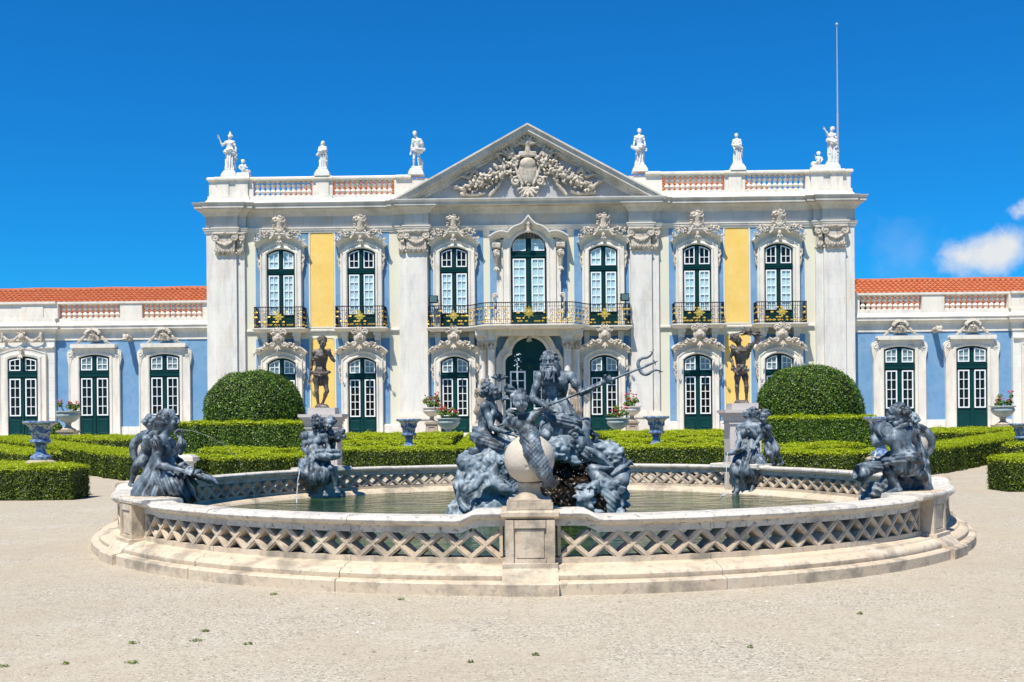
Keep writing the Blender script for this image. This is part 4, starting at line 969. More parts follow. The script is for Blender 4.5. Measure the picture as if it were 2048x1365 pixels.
for i, a in enumerate(order):
    b = order[(i+1) % 8]; b = b if b > a else b+360
    hwp = .27/R0*180/math.pi
    nst = 3 if b-a > 40 else 2; cuts = np.linspace(a, b, nst+1)
    for q in range(nst):
        g = .0022/R0*180/math.pi
        c0, c1 = cuts[q]+g, cuts[q+1]-g
        path, ang = arcpath(c0, c1, .05)
        m = MB(); dz = rf.uniform(-.004, .004); m.sweep(path, [(o, z+dz) for o, z in COPE], zoff=[lift(x) for x in ang]); m.build('coping_stone', MT['fcop'], FT, smooth=35)
        m = MB(); m.sweep(path, [(o+rf.uniform(-.001, .001), z) for o, z in PLINTH]); m.build('plinth_stone', MT['fstone'], FT, smooth=35)
    # pierced lattice of crossing bars
    a0, a1 = a+hwp, b-hwp; L = R(a1-a0)*R0; n = max(3, round(L/.268)); p = L/n; zb, zt = .285, .512
    m = MB()
    def bar(s0, z0, s1, z1, th, w_):
        d = Vector((s1-s0, z1-z0)).normalized(); e = Vector((-d.y, d.x))*w_
        vs_ = []
        for o in (th, -th):
            for (s_, z_) in ((s0, z0), (s1, z1)):
                for sg in (-1, 1): vs_.append(pol(a0+(s_+sg*e.x)/R0*180/math.pi, o, z_+sg*e.y))
        m.add(vs_, [(0, 1, 3, 2), (4, 6, 7, 5), (0, 2, 6, 4), (1, 5, 7, 3), (0, 4, 5, 1), (2, 3, 7, 6)])
    for j in range(n):
        s0 = j*p
        bar(s0, zb, s0+p, zt, .082, .026); bar(s0, zt, s0+p, zb, .080, .026)
        bar(s0, zb, s0+p, zt, .090, .010); bar(s0, zt, s0+p, zb, .0885, .010)
    m.build('lattice', MT['fstone'], FT)
    for sgn, aa in ((1, a0), (-1, a1)):
        m = MB(); path, _ = arcpath(aa-.25*sgn if sgn > 0 else aa-.05, aa+.05 if sgn > 0 else aa+.25, .05); m.sweep(path, [(.083, .30), (.083, .575), (-.083, .575), (-.083, .30)]); m.build('lattice_jamb', MT['fstone'], FT)
    # pedestal block with a sunk panel
    m = MB(); pth = lambda h0, h1: [pol(a+h0/R0*57.2958, 0), pol(a+h1/R0*57.2958, 0)]
    m.sweep(pth(-.215, .215), [(-.15, .24), (.20, .24), (.20, .635), (-.15, .635)])
    for h0, h1, z0, z1 in ((-.215, -.14, .24, .637), (.14, .215, .24, .637), (-.1395, .1395, .241, .29), (-.1395, .1395, .565, .636)):
        m.sweep(pth(h0, h1), [(.1, z0), (.222, z0), (.222, z1), (.1, z1)])
    for h0, h1, z0, z1 in ((-.125, .125, .303, .552),):
        pl = [(.19, z0), (.208, z0), (.208, z1), (.19, z1)]; m.sweep(pth(h0, h1), pl)
    m.sweep(pth(-.25, .25), [(-.15, -.15), (.445, -.15), (.445, .10), (.43, .116), (.36, .122), (.34, .15), (.28, .20), (.26, .215), (.26, .255), (-.15, .26)])
    dz_ = -.022 if a in (351, 90, 189, 270) else -.042; m.sweep(pth(-.26, .26), [(-.22, .664+dz_), (.20, .664+dz_), (.235, .69+dz_), (.235, .725+dz_), (.21, .748+dz_), (-.22, .748+dz_)])
    m.build('pedestal', MT['fstone'], FT, smooth=30)
# statue platforms at the four corners and the stone balls
for a in (45, 135, 218.5, 321.5):
    m = MB(); path, _ = arcpath(a-5.4, a+5.4, .1); m.sweep(path, [(-.22, .60), (-.24, .63), (-.23, .69), (-.21, .702), (.20, .702), (.23, .69), (.235, .67), (.22, .64), (.1, .62)]); m.build('platform', MT['fcop'], FT, smooth=35)
    m = MB(); path, _ = arcpath(a-2.3, a+2.3, .1); m.sweep(path, [(-.20, -.1), (-.20, .60), (-.02, .60), (-.02, -.1)]); m.build('pier', MT['fstone'], FT, smooth=35)
MT['ball'] = mat('pitted pale stone ball', (0.52, 0.455, 0.37), 0.8, [(4, .5, .75, (.52,.45,.36), .5), (14, .6, .72, (.30,.27,.22), .5), (2.5, .58, .75, (.38,.37,.36), .5)], (30, .6), bumpd=.01)
for a, lb in ((270, 'round stone ball on the front pedestal of the fountain under the fish-tailed boy'), (189, 'round stone ball behind the left kneeling woman on the fountain rim'), (351, 'round stone ball behind the right boy with barrel on the fountain rim')):
    x, y = pol(a, 0.02); x *= (.94 if a != 270 else .985); y *= 1.08; c, s_ = math.cos(FR), math.sin(FR)
    o = empty('stone_ball', (FC[0]+c*x-s_*y, FC[1]+s_*x+c*y, .727), FR+R(a+90)); tag(o, lb, 'stone ball', 'stone balls on the fountain rim')
    m = MB(); m.box(-.205, .205, -.205, .205, .0, .062); m.box(-.19, .19, -.19, .19, .062, .085); m.lathe([(.175, .085), (.14, .10), (.108, .125), (.098, .15), (.096, .20), (.104, .205), (.104, .226), (.096, .23)], n=28); m.build('foot', MT['fstone'], o, smooth=40)
    S = SDF(.012); S.ell((0, 0, .445), .226, k=.01, disp=nz(18, .004, 5), amp=.006)
    for i in range(14):
        u = np.random.default_rng(i+a).normal(size=3); u /= np.linalg.norm(u); S.ell(np.array((0, 0, .445))+u*.232, .016, op='s')
    S.build('ball', MT['ball'], o)
# water
WM = bpy.data.materials.new('green pool water'); WM.use_nodes = True
def build_water():
    t = WM.node_tree; N = t.nodes; L = t.links; b = N['Principled BSDF']
    b.inputs['Base Color'].default_value = (.030, .052, .020, 1); b.inputs['Roughness'].default_value = .09; b.inputs['IOR'].default_value = 1.33; b.inputs['Specular IOR Level'].default_value = .2
    g = N.new('ShaderNodeNewGeometry'); mp = N.new('ShaderNodeMapping'); mp.inputs['Scale'].default_value = (1.0, 1.7, 1); L.new(g.outputs['Position'], mp.inputs['Vector'])
    n1 = N.new('ShaderNodeTexNoise'); n1.inputs['Scale'].default_value = 2.2; n1.inputs['Detail'].default_value = 4; L.new(mp.outputs[0], n1.inputs['Vector'])
    n2 = N.new('ShaderNodeTexNoise'); n2.inputs['Scale'].default_value = .8; n2.inputs['Detail'].default_value = 4; L.new(g.outputs['Position'], n2.inputs['Vector'])
    mr = N.new('ShaderNodeMapRange'); mr.inputs['From Min'].default_value = .42; mr.inputs['From Max'].default_value = .62; L.new(n2.outputs['Fac'], mr.inputs['Value'])
    mx = N.new('ShaderNodeMix'); mx.data_type = 'RGBA'; mx.inputs['A'].default_value = (.012, .032, .007, 1); mx.inputs['B'].default_value = (.045, .075, .018, 1); L.new(mr.outputs[0], mx.inputs['Factor']); L.new(mx.outputs['Result'], b.inputs['Base Color'])
    bp = N.new('ShaderNodeBump'); bp.inputs['Strength'].default_value = .8; bp.inputs['Distance'].default_value = .11; L.new(n1.outputs['Fac'], bp.inputs['Height']); L.new(bp.outputs[0], b.inputs['Normal'])
build_water()
m = MB(); m.plan([pol(a, -.28) for a in range(0, 360, 5)], -.05, .155); wo_ = m.build('water', WM, None, FC, FR); wo_.scale = (.985, 1.08, 1); tag(wo_, kind='structure')
# ------------------------------------------------------------------ sculpted figures
def nrm(v): v = np.array(v, float); return v/max(np.linalg.norm(v), 1e-9)
def V3(*a): return np.array(a, float)
def hand(S, wr, d, cf, s, grip=0.0, k=.006):
    d = nrm(d); w_ = np.cross(d, cf); w_ = nrm(w_) if np.linalg.norm(w_) > .1 else nrm(np.cross(d, (0, 0, 1))); pn = np.cross(w_, d)
    M3 = np.stack([w_, pn, d], 1)
    S.ell(wr+d*.05*s, np.array((.040, .020, .052))*s, M3, k=.012)
    for i in range(4):
        b = wr+d*.09*s+w_*(i-1.5)*.021*s; L = (.034, .040, .038, .030)[i]*s; c = .35+1.2*grip
        p1 = b+nrm(d*math.cos(c*.5)+pn*math.sin(c*.5))*L; p2 = p1+nrm(d*math.cos(c*1.3)+pn*math.sin(c*1.3))*L*.8; p3 = p2+nrm(d*math.cos(c*2.1)+pn*math.sin(c*2.1))*L*.6
        S.chain([b, p1, p2, p3], [.0115*s, .0105*s, .0098*s, .008*s], k=k)
    t0 = wr+d*.03*s-w_*.035*s; t1 = t0+nrm(d*.7-w_*.55+pn*.4)*.045*s; t2 = t1+nrm(d*.8+pn*(.3+.6*grip))*.032*s
    S.chain([t0, t1, t2], [.015*s, .013*s, .010*s], k=k)
def head_(S, c, hf, hup, s, hair='short', beard=False, k=.012, seed=0, kid=False):
    hf = nrm(hf); hup = np.array(hup, float); hup = nrm(hup-hf*(hup@hf)); hs_ = np.cross(hup, hf); M3 = np.stack([hs_, hf, hup], 1)
    q = lambda a, b, d: c+(hs_*a+hf*b+hup*d)*s
    S.ell(q(0, -.012, .022), np.array((.077, .098, .098))*s, M3, k=.02); S.ell(q(0, .028, -.045), np.array((.060, .066, .072))*s, M3, k=.03)
    S.ell(q(0, .062, -.095), np.array((.026, .024, .022))*s, M3, k=.02)
    for e in (-1, 1):
        S.ell(q(e*.034, .098, .012), np.array((.024, .018, .016))*s, M3, op='s'); S.ell(q(e*.033, .074, .010), .0155*s, k=.004)
        S.cone(q(e*.012, .094, .032), q(e*.055, .078, .034), .010*s, .008*s, k=.012); S.ell(q(e*.045, .062, -.030), np.array((.024, .022, .022))*s, M3, k=.02)
        S.ell(q(e*.079, -.005, -.005), np.array((.012, .022, .032))*s, M3, k=.008)
    S.cone(q(0, .092, .022), q(0, .116, -.028), .010*s, .016*s, k=.010); S.ell(q(0, .100, -.036), np.array((.022, .014, .010))*s, M3, k=.008)
    S.ell(q(0, .090, -.060), np.array((.026, .014, .007))*s, M3, k=.006); S.ell(q(0, .088, -.074), np.array((.022, .013, .007))*s, M3, k=.006)
    if kid:
        for e in (-1, 1): S.ell(q(e*.044, .066, -.042), np.array((.036, .034, .034))*s, M3, k=.02)
        S.ell(q(0, .05, .055), np.array((.07, .05, .055))*s, M3, k=.02)
    if hair:
        dn = nz(130/s, .008*s, seed)
        S.ell(q(0, -.030, .045), np.array((.092, .098, .095))*s, M3, k=.012, disp=dn, amp=.02*s)
        g = np.random.default_rng(seed)
        for i in range(44):
            th = g.uniform(0, 6.283); el = g.uniform(-.25, 1.35); u = np.array((math.cos(th)*math.cos(el), math.sin(th)*math.cos(el)-.25, math.sin(el)*.9+.25))
            if u[1] > (.5 if kid else .30) and u[2] < (.50 if kid else .72): continue
            S.ell(q(*(u*.102+np.array((0, -.010, .024)))), g.uniform(.015, .025)*s*(1.35 if kid else 1), k=.004)
        if hair == 'bun': S.ell(q(0, -.125, .03), .05*s, k=.015, disp=dn, amp=.02*s)
        if hair == 'long':
            for i in range(16):
                x = g.uniform(-.10, .10); y = g.uniform(-.09, .02); S.chain([q(x, y, .0), q(x*1.15, y-.01, -.08), q(x*1.25+g.uniform(-.02, .02), y-.02, -.16-g.uniform(0, .05))], [.026*s, .028*s, .016*s], k=.008, disp=dn, amp=.02*s)
    if beard:
        g = np.random.default_rng(seed+1)
        for i in range(20):
            x = g.uniform(-.065, .065); y_ = g.uniform(-.02, .02); S.chain([q(x, .07, -.055), q(x*1.2+g.uniform(-.02, .02), .095+y_, -.11), q(x*.9+g.uniform(-.035, .035), .10+y_*1.5, -.17-g.uniform(0, .07))], [.017*s, .018*s, .008*s], k=.003)
        for e in (-1, 1): S.chain([q(0, .105, -.052), q(e*.035, .095, -.066), q(e*.055, .085, -.10)], [.012*s, .014*s, .010*s], k=.006)
def person(S, pel, chest, head, cf, arms=(None, None), legs=(None, None), s=1.0, face=None, hup=None, female=False, hair='short', beard=False, lt=.93, hk=1.0, grip=(0., 0.), seed=0, muscle=1.0, tone=False):
    """cf: chest direction; arms/legs: (viewer's-left-when-frontal, right), arms (elbow, wrist), legs (knee, ankle, toe)"""
    pel, chest, head = map(lambda a: np.array(a, float), (pel, chest, head)); up = nrm(chest-pel); cf = nrm(np.array(cf, float)-up*(np.array(cf, float)@up)); sd_ = np.cross(up, cf); M3 = np.stack([sd_, cf, up], 1); T = np.linalg.norm(chest-pel)
    fm = 1 if female else 0
    S.ell(pel-up*.01*s, np.array((.150+.012*fm, .112, .125))*s, M3, k=.04); S.ell(pel+up*T*.42-cf*.005*s, np.array((.128-.012*fm, .098, .17))*s, M3, k=.05)
    S.ell(pel+up*T*.76, np.array((.160-.015*fm, .115, .19))*s, M3, k=.05)
    for e in (-1, 1):
        sh = chest+sd_*e*(.178-.02*fm)*s-up*.015*s
        S.cone(chest-up*.01*s, sh, .068*s, .060*s*lt, k=.035); S.cone(chest+up*.045*s, sh+up*.01*s, .045*s, .042*s, k=.04)
        if fm: S.ell(pel+up*T*.76+sd_*e*.072*s+cf*.095*s, np.array((.062, .058, .060))*s, M3, k=.02)
        else:
            S.ell(pel+up*T*.84+sd_*e*.075*s+cf*.085*s*muscle, np.array((.082, .042, .060))*s, M3, k=.014)
            if tone:
                for j in range(3): S.ell(pel+up*T*(.22+.16*j)+sd_*e*.036*s+cf*.088*s, np.array((.034, .018, .036))*s, M3, k=.012)
                S.ell(pel+up*T*.62+sd_*e*.115*s+cf*.055*s, np.array((.03, .035, .06))*s, M3, k=.02)
        a = arms[0 if e < 0 else 1]
        if a is not None:
            el, wr = np.array(a[0], float), np.array(a[1], float)
            S.ell(sh, .066*s*lt, k=.03); S.cone(sh, el, .052*s*lt, .041*s*lt, k=.02); S.ell(sh+(el-sh)*.5+cf*.012*s, np.array((.05, .05, .05))*s*lt, k=.04)
            S.cone(el, wr, .042*s*lt, .027*s*lt, k=.02); S.ell(el+(wr-el)*.28, .045*s*lt, k=.035)
            hand(S, wr, wr-el if len(a) < 3 else a[2], cf, s*(1.0 if lt < 1.1 else .85), grip[0 if e < 0 else 1])
        l = legs[0 if e < 0 else 1]
        if l is not None:
            hip = pel+sd_*e*.085*s-up*.05*s; kn, an, to = (np.array(x, float) for x in l)
            S.cone(hip, kn, .088*s*lt, .058*s*lt, k=.03); S.ell(hip+(kn-hip)*.35, .088*s*lt, k=.04); S.ell(kn, .058*s*lt, k=.02)
            S.cone(kn, an, .055*s*lt, .036*s*lt, k=.02); bk = nrm(an-kn); S.ell(kn+(an-kn)*.3-nrm(to-an)*.02*s, np.array((.056, .056, .075))*s*lt, k=.03)
            fd = nrm(to-an); S.ell(an-fd*.03*s-np.array((0, 0, .02*s)), .036*s, k=.015); S.cone(an+np.array((0, 0, -.015*s)), to, .036*s, .026*s, k=.015)
            w_ = nrm(np.cross(fd, (0, 0, 1))) if abs(fd[2]) < .95 else V3(1, 0, 0)
            for j in range(5): S.cone(to+w_*(j-2)*.017*s-fd*.01*s, to+w_*(j-2)*.019*s+fd*(.035-.004*abs(j-1))*s, .013*s, .010*s, k=.006)
    nb = chest+up*.03*s; hd = nrm(head-nb); S.cone(nb-up*.02*s, head-hd*.05*s*hk, .056*s*(1.1-.15*fm), .050*s, k=.03)
    head_(S, head, cf if face is None else face, hd if hup is None else hup, s*hk, hair, beard, seed=seed, kid=hk > 1.1)
def folds(d, freq, amp, seed=0):
    d = nrm(d); g = np.random.default_rng(seed); d2 = nrm(g.normal(size=3)); p = g.uniform(0, 6.28)
    def f(X, Y, Z):
        u = (X*d[0]+Y*d[1]+Z*d[2])*freq; v = (X*d2[0]+Y*d2[1]+Z*d2[2])*freq*.45
        return (np.sin(u+p+1.3*np.sin(v))+.45*np.sin(2.3*u+2*v))*amp*.7
    return f
def cloth(S, pts, rad, d, freq, amp, k=.02, seed=0): S.chain(pts, rad, k=k, disp=folds(d, freq, amp, seed), amp=amp*1.2)
MT['lead'] = mat('blue grey weathered lead', (0.068, 0.093, 0.118), 0.48, [(3.0, .45, .60, (.19,.235,.27), .8), (9, .52, .64, (.38,.43,.46), .65, .4), (5, .50, .62, (.010,.013,.018), .92), (2.2, .62, .74, (.26,.22,.15), .45)], (45, .5), spec=.42, bumpd=.008)
MT['leadlight'] = mat('pale oxidised lead', (0.17, 0.22, 0.25), 0.5, [(3.2, .42, .66, (.34,.40,.43), .7), (5, .48, .62, (.035,.05,.07), .9), (14, .58, .75, (.40,.46,.47), .5)], (35, .5), spec=.5, bumpd=.008)
MT['bronze'] = mat('brown bronze', (0.085, 0.070, 0.060), 0.55, [(3, .45, .68, (.16,.14,.12), .7), (8, .55, .75, (.20,.21,.19), .5, .4), (5, .58, .75, (.03,.026,.024), .6)], (45, .3), spec=.5, metal=.25, bumpd=.006)
MT['wetrock'] = mat('wet brown algae rock', (0.007, 0.0045, 0.002), 0.14, [(4, .48, .7, (.040,.022,.004), .8), (9, .50, .68, (.003,.002,.0015), .8)], (12, .45), spec=.25, bumpd=.05)
class Grp:
    """a sculpture standing at (px, py) of the photograph at distance Y; P turns measured pixels into local metres"""
    def __init__(s, name, px, py, Y, label, cat, z=None):
        s.o = W(px, py, Y); 
        if z is not None: s.o[2] = z
        s.Y = Y; s.root = empty(name, tuple(s.o)); tag(s.root, label, cat, 'lead sculptures on the fountain rim' if name == 'rim_sculpture' else None)
    def P(s, px, py, d=0.): return W(px, py, s.Y+d)-s.o
    def put(s, S, name, m=None): return S.build(name, m or MT['lead'], s.root)

# --- sea god group in the middle of the pool
G = Grp('sea_god_group', 1085, 1040, 15.3, 'grey lead sculpture of a bearded sea god raising his trident in the fountain centre', 'sculpture', z=.0); P = G.P
S = SDF(.008)
wl, wr_ = P(1094, 815, -.34), P(1207, 765, -.36)
person(S, P(1110, 832, 0), P(1110, 752, -.02), P(1099, 727, -.10), (-.10, -1, .12), ((P(1064, 797, -.10), wl), (P(1163, 786, -.16), wr_)),
       ((P(1092, 872, -.35), P(1086, 918, -.10), P(1080, 926, -.26)), (P(1146, 868, -.30), P(1150, 908, -.05), P(1158, 915, -.2))), s=1.22, face=(-.22, -1, .10), hup=(0, .12, 1), hair='long', beard=True, grip=(1., 1.), seed=3, muscle=1.1, tone=True)
S.skirt(P(1112, 812, 0), P(1122, 858, -.06), (.20, .16), (.30, .27), n=8, amp=.022, ph=1.0)
cloth(S, [P(1095, 828, -.2), P(1120, 842, -.28), P(1145, 850, -.25), P(1150, 872, -.2)], [.07, .10, .12, .08], (.5, .2, 1), 45, .018, seed=4)
for i in range(24):
    g_ = np.random.default_rng(i); S.ell(P(1147+g_.normal()*7, 876+g_.normal()*10, -.22+g_.normal()*.05), .035, k=.008)
G.put(S, 'bearded_man')
m = MB(); a, b = P(995, 853, -.30), P(1280, 737, -.38); m.tube([a, b], .0165, 8)
ax_ = Vector(b-a).normalized(); sx = Vector((ax_.z, 0, -ax_.x))*-1
def tri(pts, r): m.tube([Vector(b)+ax_*u*.84+sx*v*.86 for u, v in pts], r, 8)
tri([(-.03, 0), (.10, 0), (.26, 0), (.32, 0)], [.026, .02, .014, .004])
for q in (-1, 1):
    tri([(0, 0), (-.012, q*.035), (-.005, q*.075), (.022, q*.112), (.06, q*.133), (.10, q*.136), (.14, q*.124), (.18, q*.116), (.23, q*.124), (.28, q*.155), (.33, q*.20)], [.026, .026, .025, .024, .022, .020, .018, .016, .015, .011, .004]); tri([(.30, q*.165), (.25, q*.19)], [.008, .003]); tri([(.27, 0), (.25, q*.05)], [.010, .003])
m.build('trident', MT['lead'], G.root, smooth=60)
# nymph on the left
S = SDF(.008)
person(S, P(968, 876, .10), P(978, 812, .10), P(984, 786, .04), (1, -.30, 0), ((P(984, 856, -.14), P(1020, 868, -.22)), (P(1008, 850, .30), P(1030, 862, .1))), s=1.10, face=(1, -.35, .38), hup=(-.35, 0, 1), female=True, hair='bun', seed=8)
S.ell(P(974, 765, .05), .045, k=.02); S.chain([P(974, 760, .05), P(977, 752, .05)], [.02, .01]); S.ell(P(975, 760, .05), (.05, .02, .012), k=.01)
cloth(S, [P(960, 872, .1), P(972, 886, -.02), P(992, 896, -.08), P(1006, 888, 0)], [.14, .16, .145, .09], (.5, .3, 1), 42, .022, seed=5)
cloth(S, [P(1000, 872, .1), P(1010, 890, 0), P(1000, 912, -.05)], [.11, .10, .06], (.8, .3, .5), 40, .02, seed=6)
cloth(S, [P(962, 900, 0), P(948, 905, -.05), P(938, 918, -.08), P(934, 934, -.1)], [.09, .075, .06, .03], (.6, .1, .7), 48, .018, seed=7)
S.chain([P(1004, 912, -.12), P(985, 920, -.14), P(1010, 925, -.12)], [.07, .06, .05]); 
G.put(S, 'sea_nymph')
S = SDF(.009)
st = [P(1006, 860, .0), P(1010, 825, .05), P(1004, 795, .05), P(1000, 770, .05)]; S.chain(st, [.03, .022, .02, .016])
for bx, by, n_, a0, a1, L in ((999, 762, 7, 40, 140, .13), (1010, 782, 7, -10, 80, .13), (1013, 826, 5, -40, 40, .11), (1016, 850, 5, -50, 30, .11), (1003, 800, 3, 20, 70, .11)):
    for i in range(n_):
        an = R(a0+(a1-a0)*i/(n_-1)); c0 = P(bx, by, .05); d_ = np.array((math.cos(an), -.25+.1*(i % 3), math.sin(an)))
        S.chain([c0, c0+d_*L*.5, c0+d_*L+np.array((.03*math.cos(an), -.03, -.03))], [.014, .028, .008], k=.006)
G.put(S, 'sea_plant')
# rocks
def rock(name, blobs_, m_, seed, f=9, amp=.05, h=.014, strip=()):
    S = SDF(h); dn = nz(f, amp, seed); d2 = nz(f*2.6, amp*.6, seed+1); d3 = nz(f*5.5, amp*.3, seed+2); dd = lambda X, Y, Z: dn(X, Y, Z)-np.abs(d2(X, Y, Z))+d3(X, Y, Z)
    for c_, r_ in blobs_:
        S.box(c_, r_, .08, None, .05, 'u', dd, amp*2.4)
    for pts, rad in strip: cloth(S, pts, rad, (.6, .3, .7), 36, .02, seed=seed+2)
    return G.put(S, name, m_)
rock('rock', [(P(966, 960, 0), (.34, .32, .36)), (P(962, 1010, -.35), (.33, .28, .30)), (P(1010, 955, .1), (.25, .3, .5)), (P(950, 1045, -.3), (.32, .3, .3)), (P(985, 1030, -.5), (.30, .25, .25))], MT['leadlight'], 11, 8, .05,
     strip=[([P(975, 925, -.4), P(965, 960, -.45), P(940, 985, -.5), P(928, 1000, -.5)], [.06, .08, .07, .05]), ([P(985, 930, -.4), P(1000, 960, -.45), P(985, 975, -.5)], [.05, .06, .04]), ([P(922, 1000, -.6), P(935, 1018, -.65), P(950, 1010, -.65), P(958, 1030, -.65)], [.05, .05, .04, .04])])
rock('wet_rock', [(P(1132, 945, .10), (.30, .36, .42)), (P(1122, 1000, -.1), (.36, .40, .30)), (P(1145, 1030, -.15), (.42, .5, .35)), (P(1100, 920, .35), (.45, .35, .45))], MT['wetrock'], 21, 10, .06)
rock('rock', [(P(1115, 895, -.1), (.30, .28, .14)), (P(1205, 930, .1), (.26, .3, .32)), (P(1172, 990, -.45), (.17, .14, .16)), (P(1222, 1010, -.25), (.18, .25, .32)), (P(1225, 1045, -.3), (.17, .25, .30)), (P(1168, 1003, -.62), (.13, .10, .12)), (P(1112, 905, -.42), (.17, .12, .10)), (P(1098, 930, -.38), (.09, .10, .13)), (P(1150, 925, -.40), (.08, .07, .06)), (P(1195, 1040, -.6), (.10, .12, .16))], MT['leadlight'], 31, 9, .05,
     strip=[([P(1175, 905, -.3), P(1200, 915, -.3), P(1215, 935, -.25)], [.08, .09, .08]), ([P(1205, 985, -.5), P(1225, 1000, -.5), P(1218, 1030, -.5)], [.07, .09, .07]), ([P(1245, 965, -.2), P(1250, 990, -.25), P(1238, 1005, -.3), P(1255, 1012, -.3)], [.07, .06, .05, .04]), ([P(1105, 890, -.35), P(1125, 880, -.4), P(1140, 895, -.4)], [.05, .06, .05])])
# dolphin with raised snout, curled sea monster, fish on the left
S = SDF(.008)
S.chain([P(1172, 842, -.1), P(1165, 862, -.18), P(1158, 885, -.2), P(1170, 910, -.1), P(1195, 930, 0)], [.075, .10, .16, .19, .16], k=.03)
S.cone(P(1150, 880, -.3), P(1128, 893, -.42), .09, .05, k=.02); S.ell(P(1150, 872, -.36), .05, k=.01); S.ell(P(1150, 872, -.40), .02, op='s'); S.ell(P(1173, 834, -.1), (.05, .05, .04), op='s')
S.chain([P(1140, 866, -.35), P(1153, 858, -.36), P(1166, 864, -.34)], [.03, .035, .02]); S.chain([P(1138, 893, -.42), P(1122, 888, -.46), P(1118, 897, -.46)], [.035, .03, .02])
for i in range(6): S.chain([P(1160+i*5, 850+i*4, -.08), P(1168+i*6, 846+i*5, -.02)], [.035, .012], k=.008)
S.chain([P(1185, 868, .0), P(1192, 878, -.05), P(1180, 884, 0)], [.03, .03, .03])
for i in range(10): g_ = np.random.default_rng(40+i); S.ell(P(1190+g_.normal()*12, 915+g_.normal()*14, -.12+g_.normal()*.04), .06, k=.015)
G.put(S, 'dolphin')
S = SDF(.008)
S.chain([P(1185, 940, -.25), P(1205, 965, -.35), P(1225, 975, -.38), P(1243, 962, -.36), P(1250, 945, -.3), P(1245, 935, -.2)], [.10, .12, .12, .105, .08, .05], k=.03)
S.ell(P(1198, 937, -.3), (.16, .09, .06), k=.02); S.ell(P(1215, 935, -.3), (.10, .06, .03), k=.02)
for i in range(7): S.chain([P(1225+i*4, 950-i*2.5, -.4), P(1236+i*4, 934-i*1.5, -.36)], [.03, .010], k=.008)
for q in (-1, 1): S.chain([P(1247, 938, -.2), P(1250+q*9, 925, -.22), P(1250+q*16, 930, -.2)], [.04, .035, .012])
G.put(S, 'sea_monster')
S = SDF(.008)
S.chain([P(1000, 922, -.65), P(985, 945, -.7), P(990, 965, -.75), P(1010, 978, -.78), P(1028, 982, -.78)], [.06, .08, .085, .085, .05], k=.03)
S.chain([P(985, 948, -.72), P(965, 955, -.75), P(950, 975, -.78), P(935, 988, -.8)], [.05, .055, .05, .02]); S.chain([P(968, 955, -.75), P(975, 972, -.8), P(965, 980, -.8)], [.035, .03, .012])
S.ell(P(1002, 925, -.75), .055, k=.015); S.ell(P(1003, 924, -.80), .02, op='s'); S.cone(P(1020, 972, -.82), P(1008, 960, -.85), .03, .015)
for i in range(7): S.cone(P(990+i*6, 955+i*3, -.72), P(997+i*6, 948+i*3, -.75), .022, .008, k=.008)
G.put(S, 'fish', MT['leadlight'])

S = MB(); g_ = np.random.default_rng(77)
for i in range(190):
    px_, py_ = g_.uniform(1085, 1190), g_.uniform(895, 1035); 
    if py_ > 930 and g_.uniform() < .35: px_ = g_.uniform(1085, 1160)
    c0 = P(px_, py_, -.36-.30*max(0, (py_-920)/110)+g_.normal()*.05); r_ = g_.uniform(.0025, .0065)
    S.add([c0+np.array(q)*r_ for q in ((1, 0, 0), (-1, 0, 0), (0, 1, 0), (0, -1, 0), (0, 0, 1.3), (0, 0, -1.3))], [(0, 2, 4), (2, 1, 4), (1, 3, 4), (3, 0, 4), (2, 0, 5), (1, 2, 5), (3, 1, 5), (0, 3, 5)])
o = S.build('water_drop_glints', mat('white water drop glints', (.75, .8, .82), .1, spec=.8), G.root, smooth=80); o['kind'] = 'stuff'  # water drops coloured white to paint the sparkle of the wet rock
# --- fish-tailed boy on the front ball
G = Grp('merboy_statue', 1058, 865, 9.66, 'grey lead fish-tailed boy curling round the front stone ball of the fountain', 'statue'); P = G.P
S = SDF(.0055)
person(S, P(1058, 872, .02), P(1046, 840, .0), P(1041, 806, -.03), (-.15, -1, .1), ((P(1026, 848, .04), P(1018, 838, -.06)), (P(1066, 832, -.02), P(1086, 820, -.06))), s=.47, face=(.12, -1, .10), hup=(-.05, 0, 1), hair='short', hk=1.55, lt=1.15, grip=(.6, .9), seed=12)
sc_ = lambda X, Y, Z: .0035*np.sin(X*150)*np.sin(Z*150)
S.chain([P(1058, 866, .0), P(1060, 885, -.10), P(1066, 905, -.165), P(1077, 926, -.20), P(1088, 945, -.185), P(1097, 962, -.14)], [.088, .092, .088, .080, .068, .050], k=.02, disp=sc_, amp=.005)
S.chain([P(1060, 880, -.11), P(1078, 905, -.22), P(1096, 945, -.2)], [.03, .022, .012], k=.012)
for q in (-1, 1): S.chain([P(1097, 960, -.14), P(1098+q*7, 970, -.12), P(1098+q*11, 974, -.1)], [.045, .035, .015])
S.chain([P(1018, 838, -.06), P(1012, 846, -.07), P(1022, 850, -.06), P(1030, 838, -.02)], [.022, .026, .024, .018]); S.ell(P(1042, 784, 0), (.04, .03, .035), k=.015)
G.put(S, 'boy')

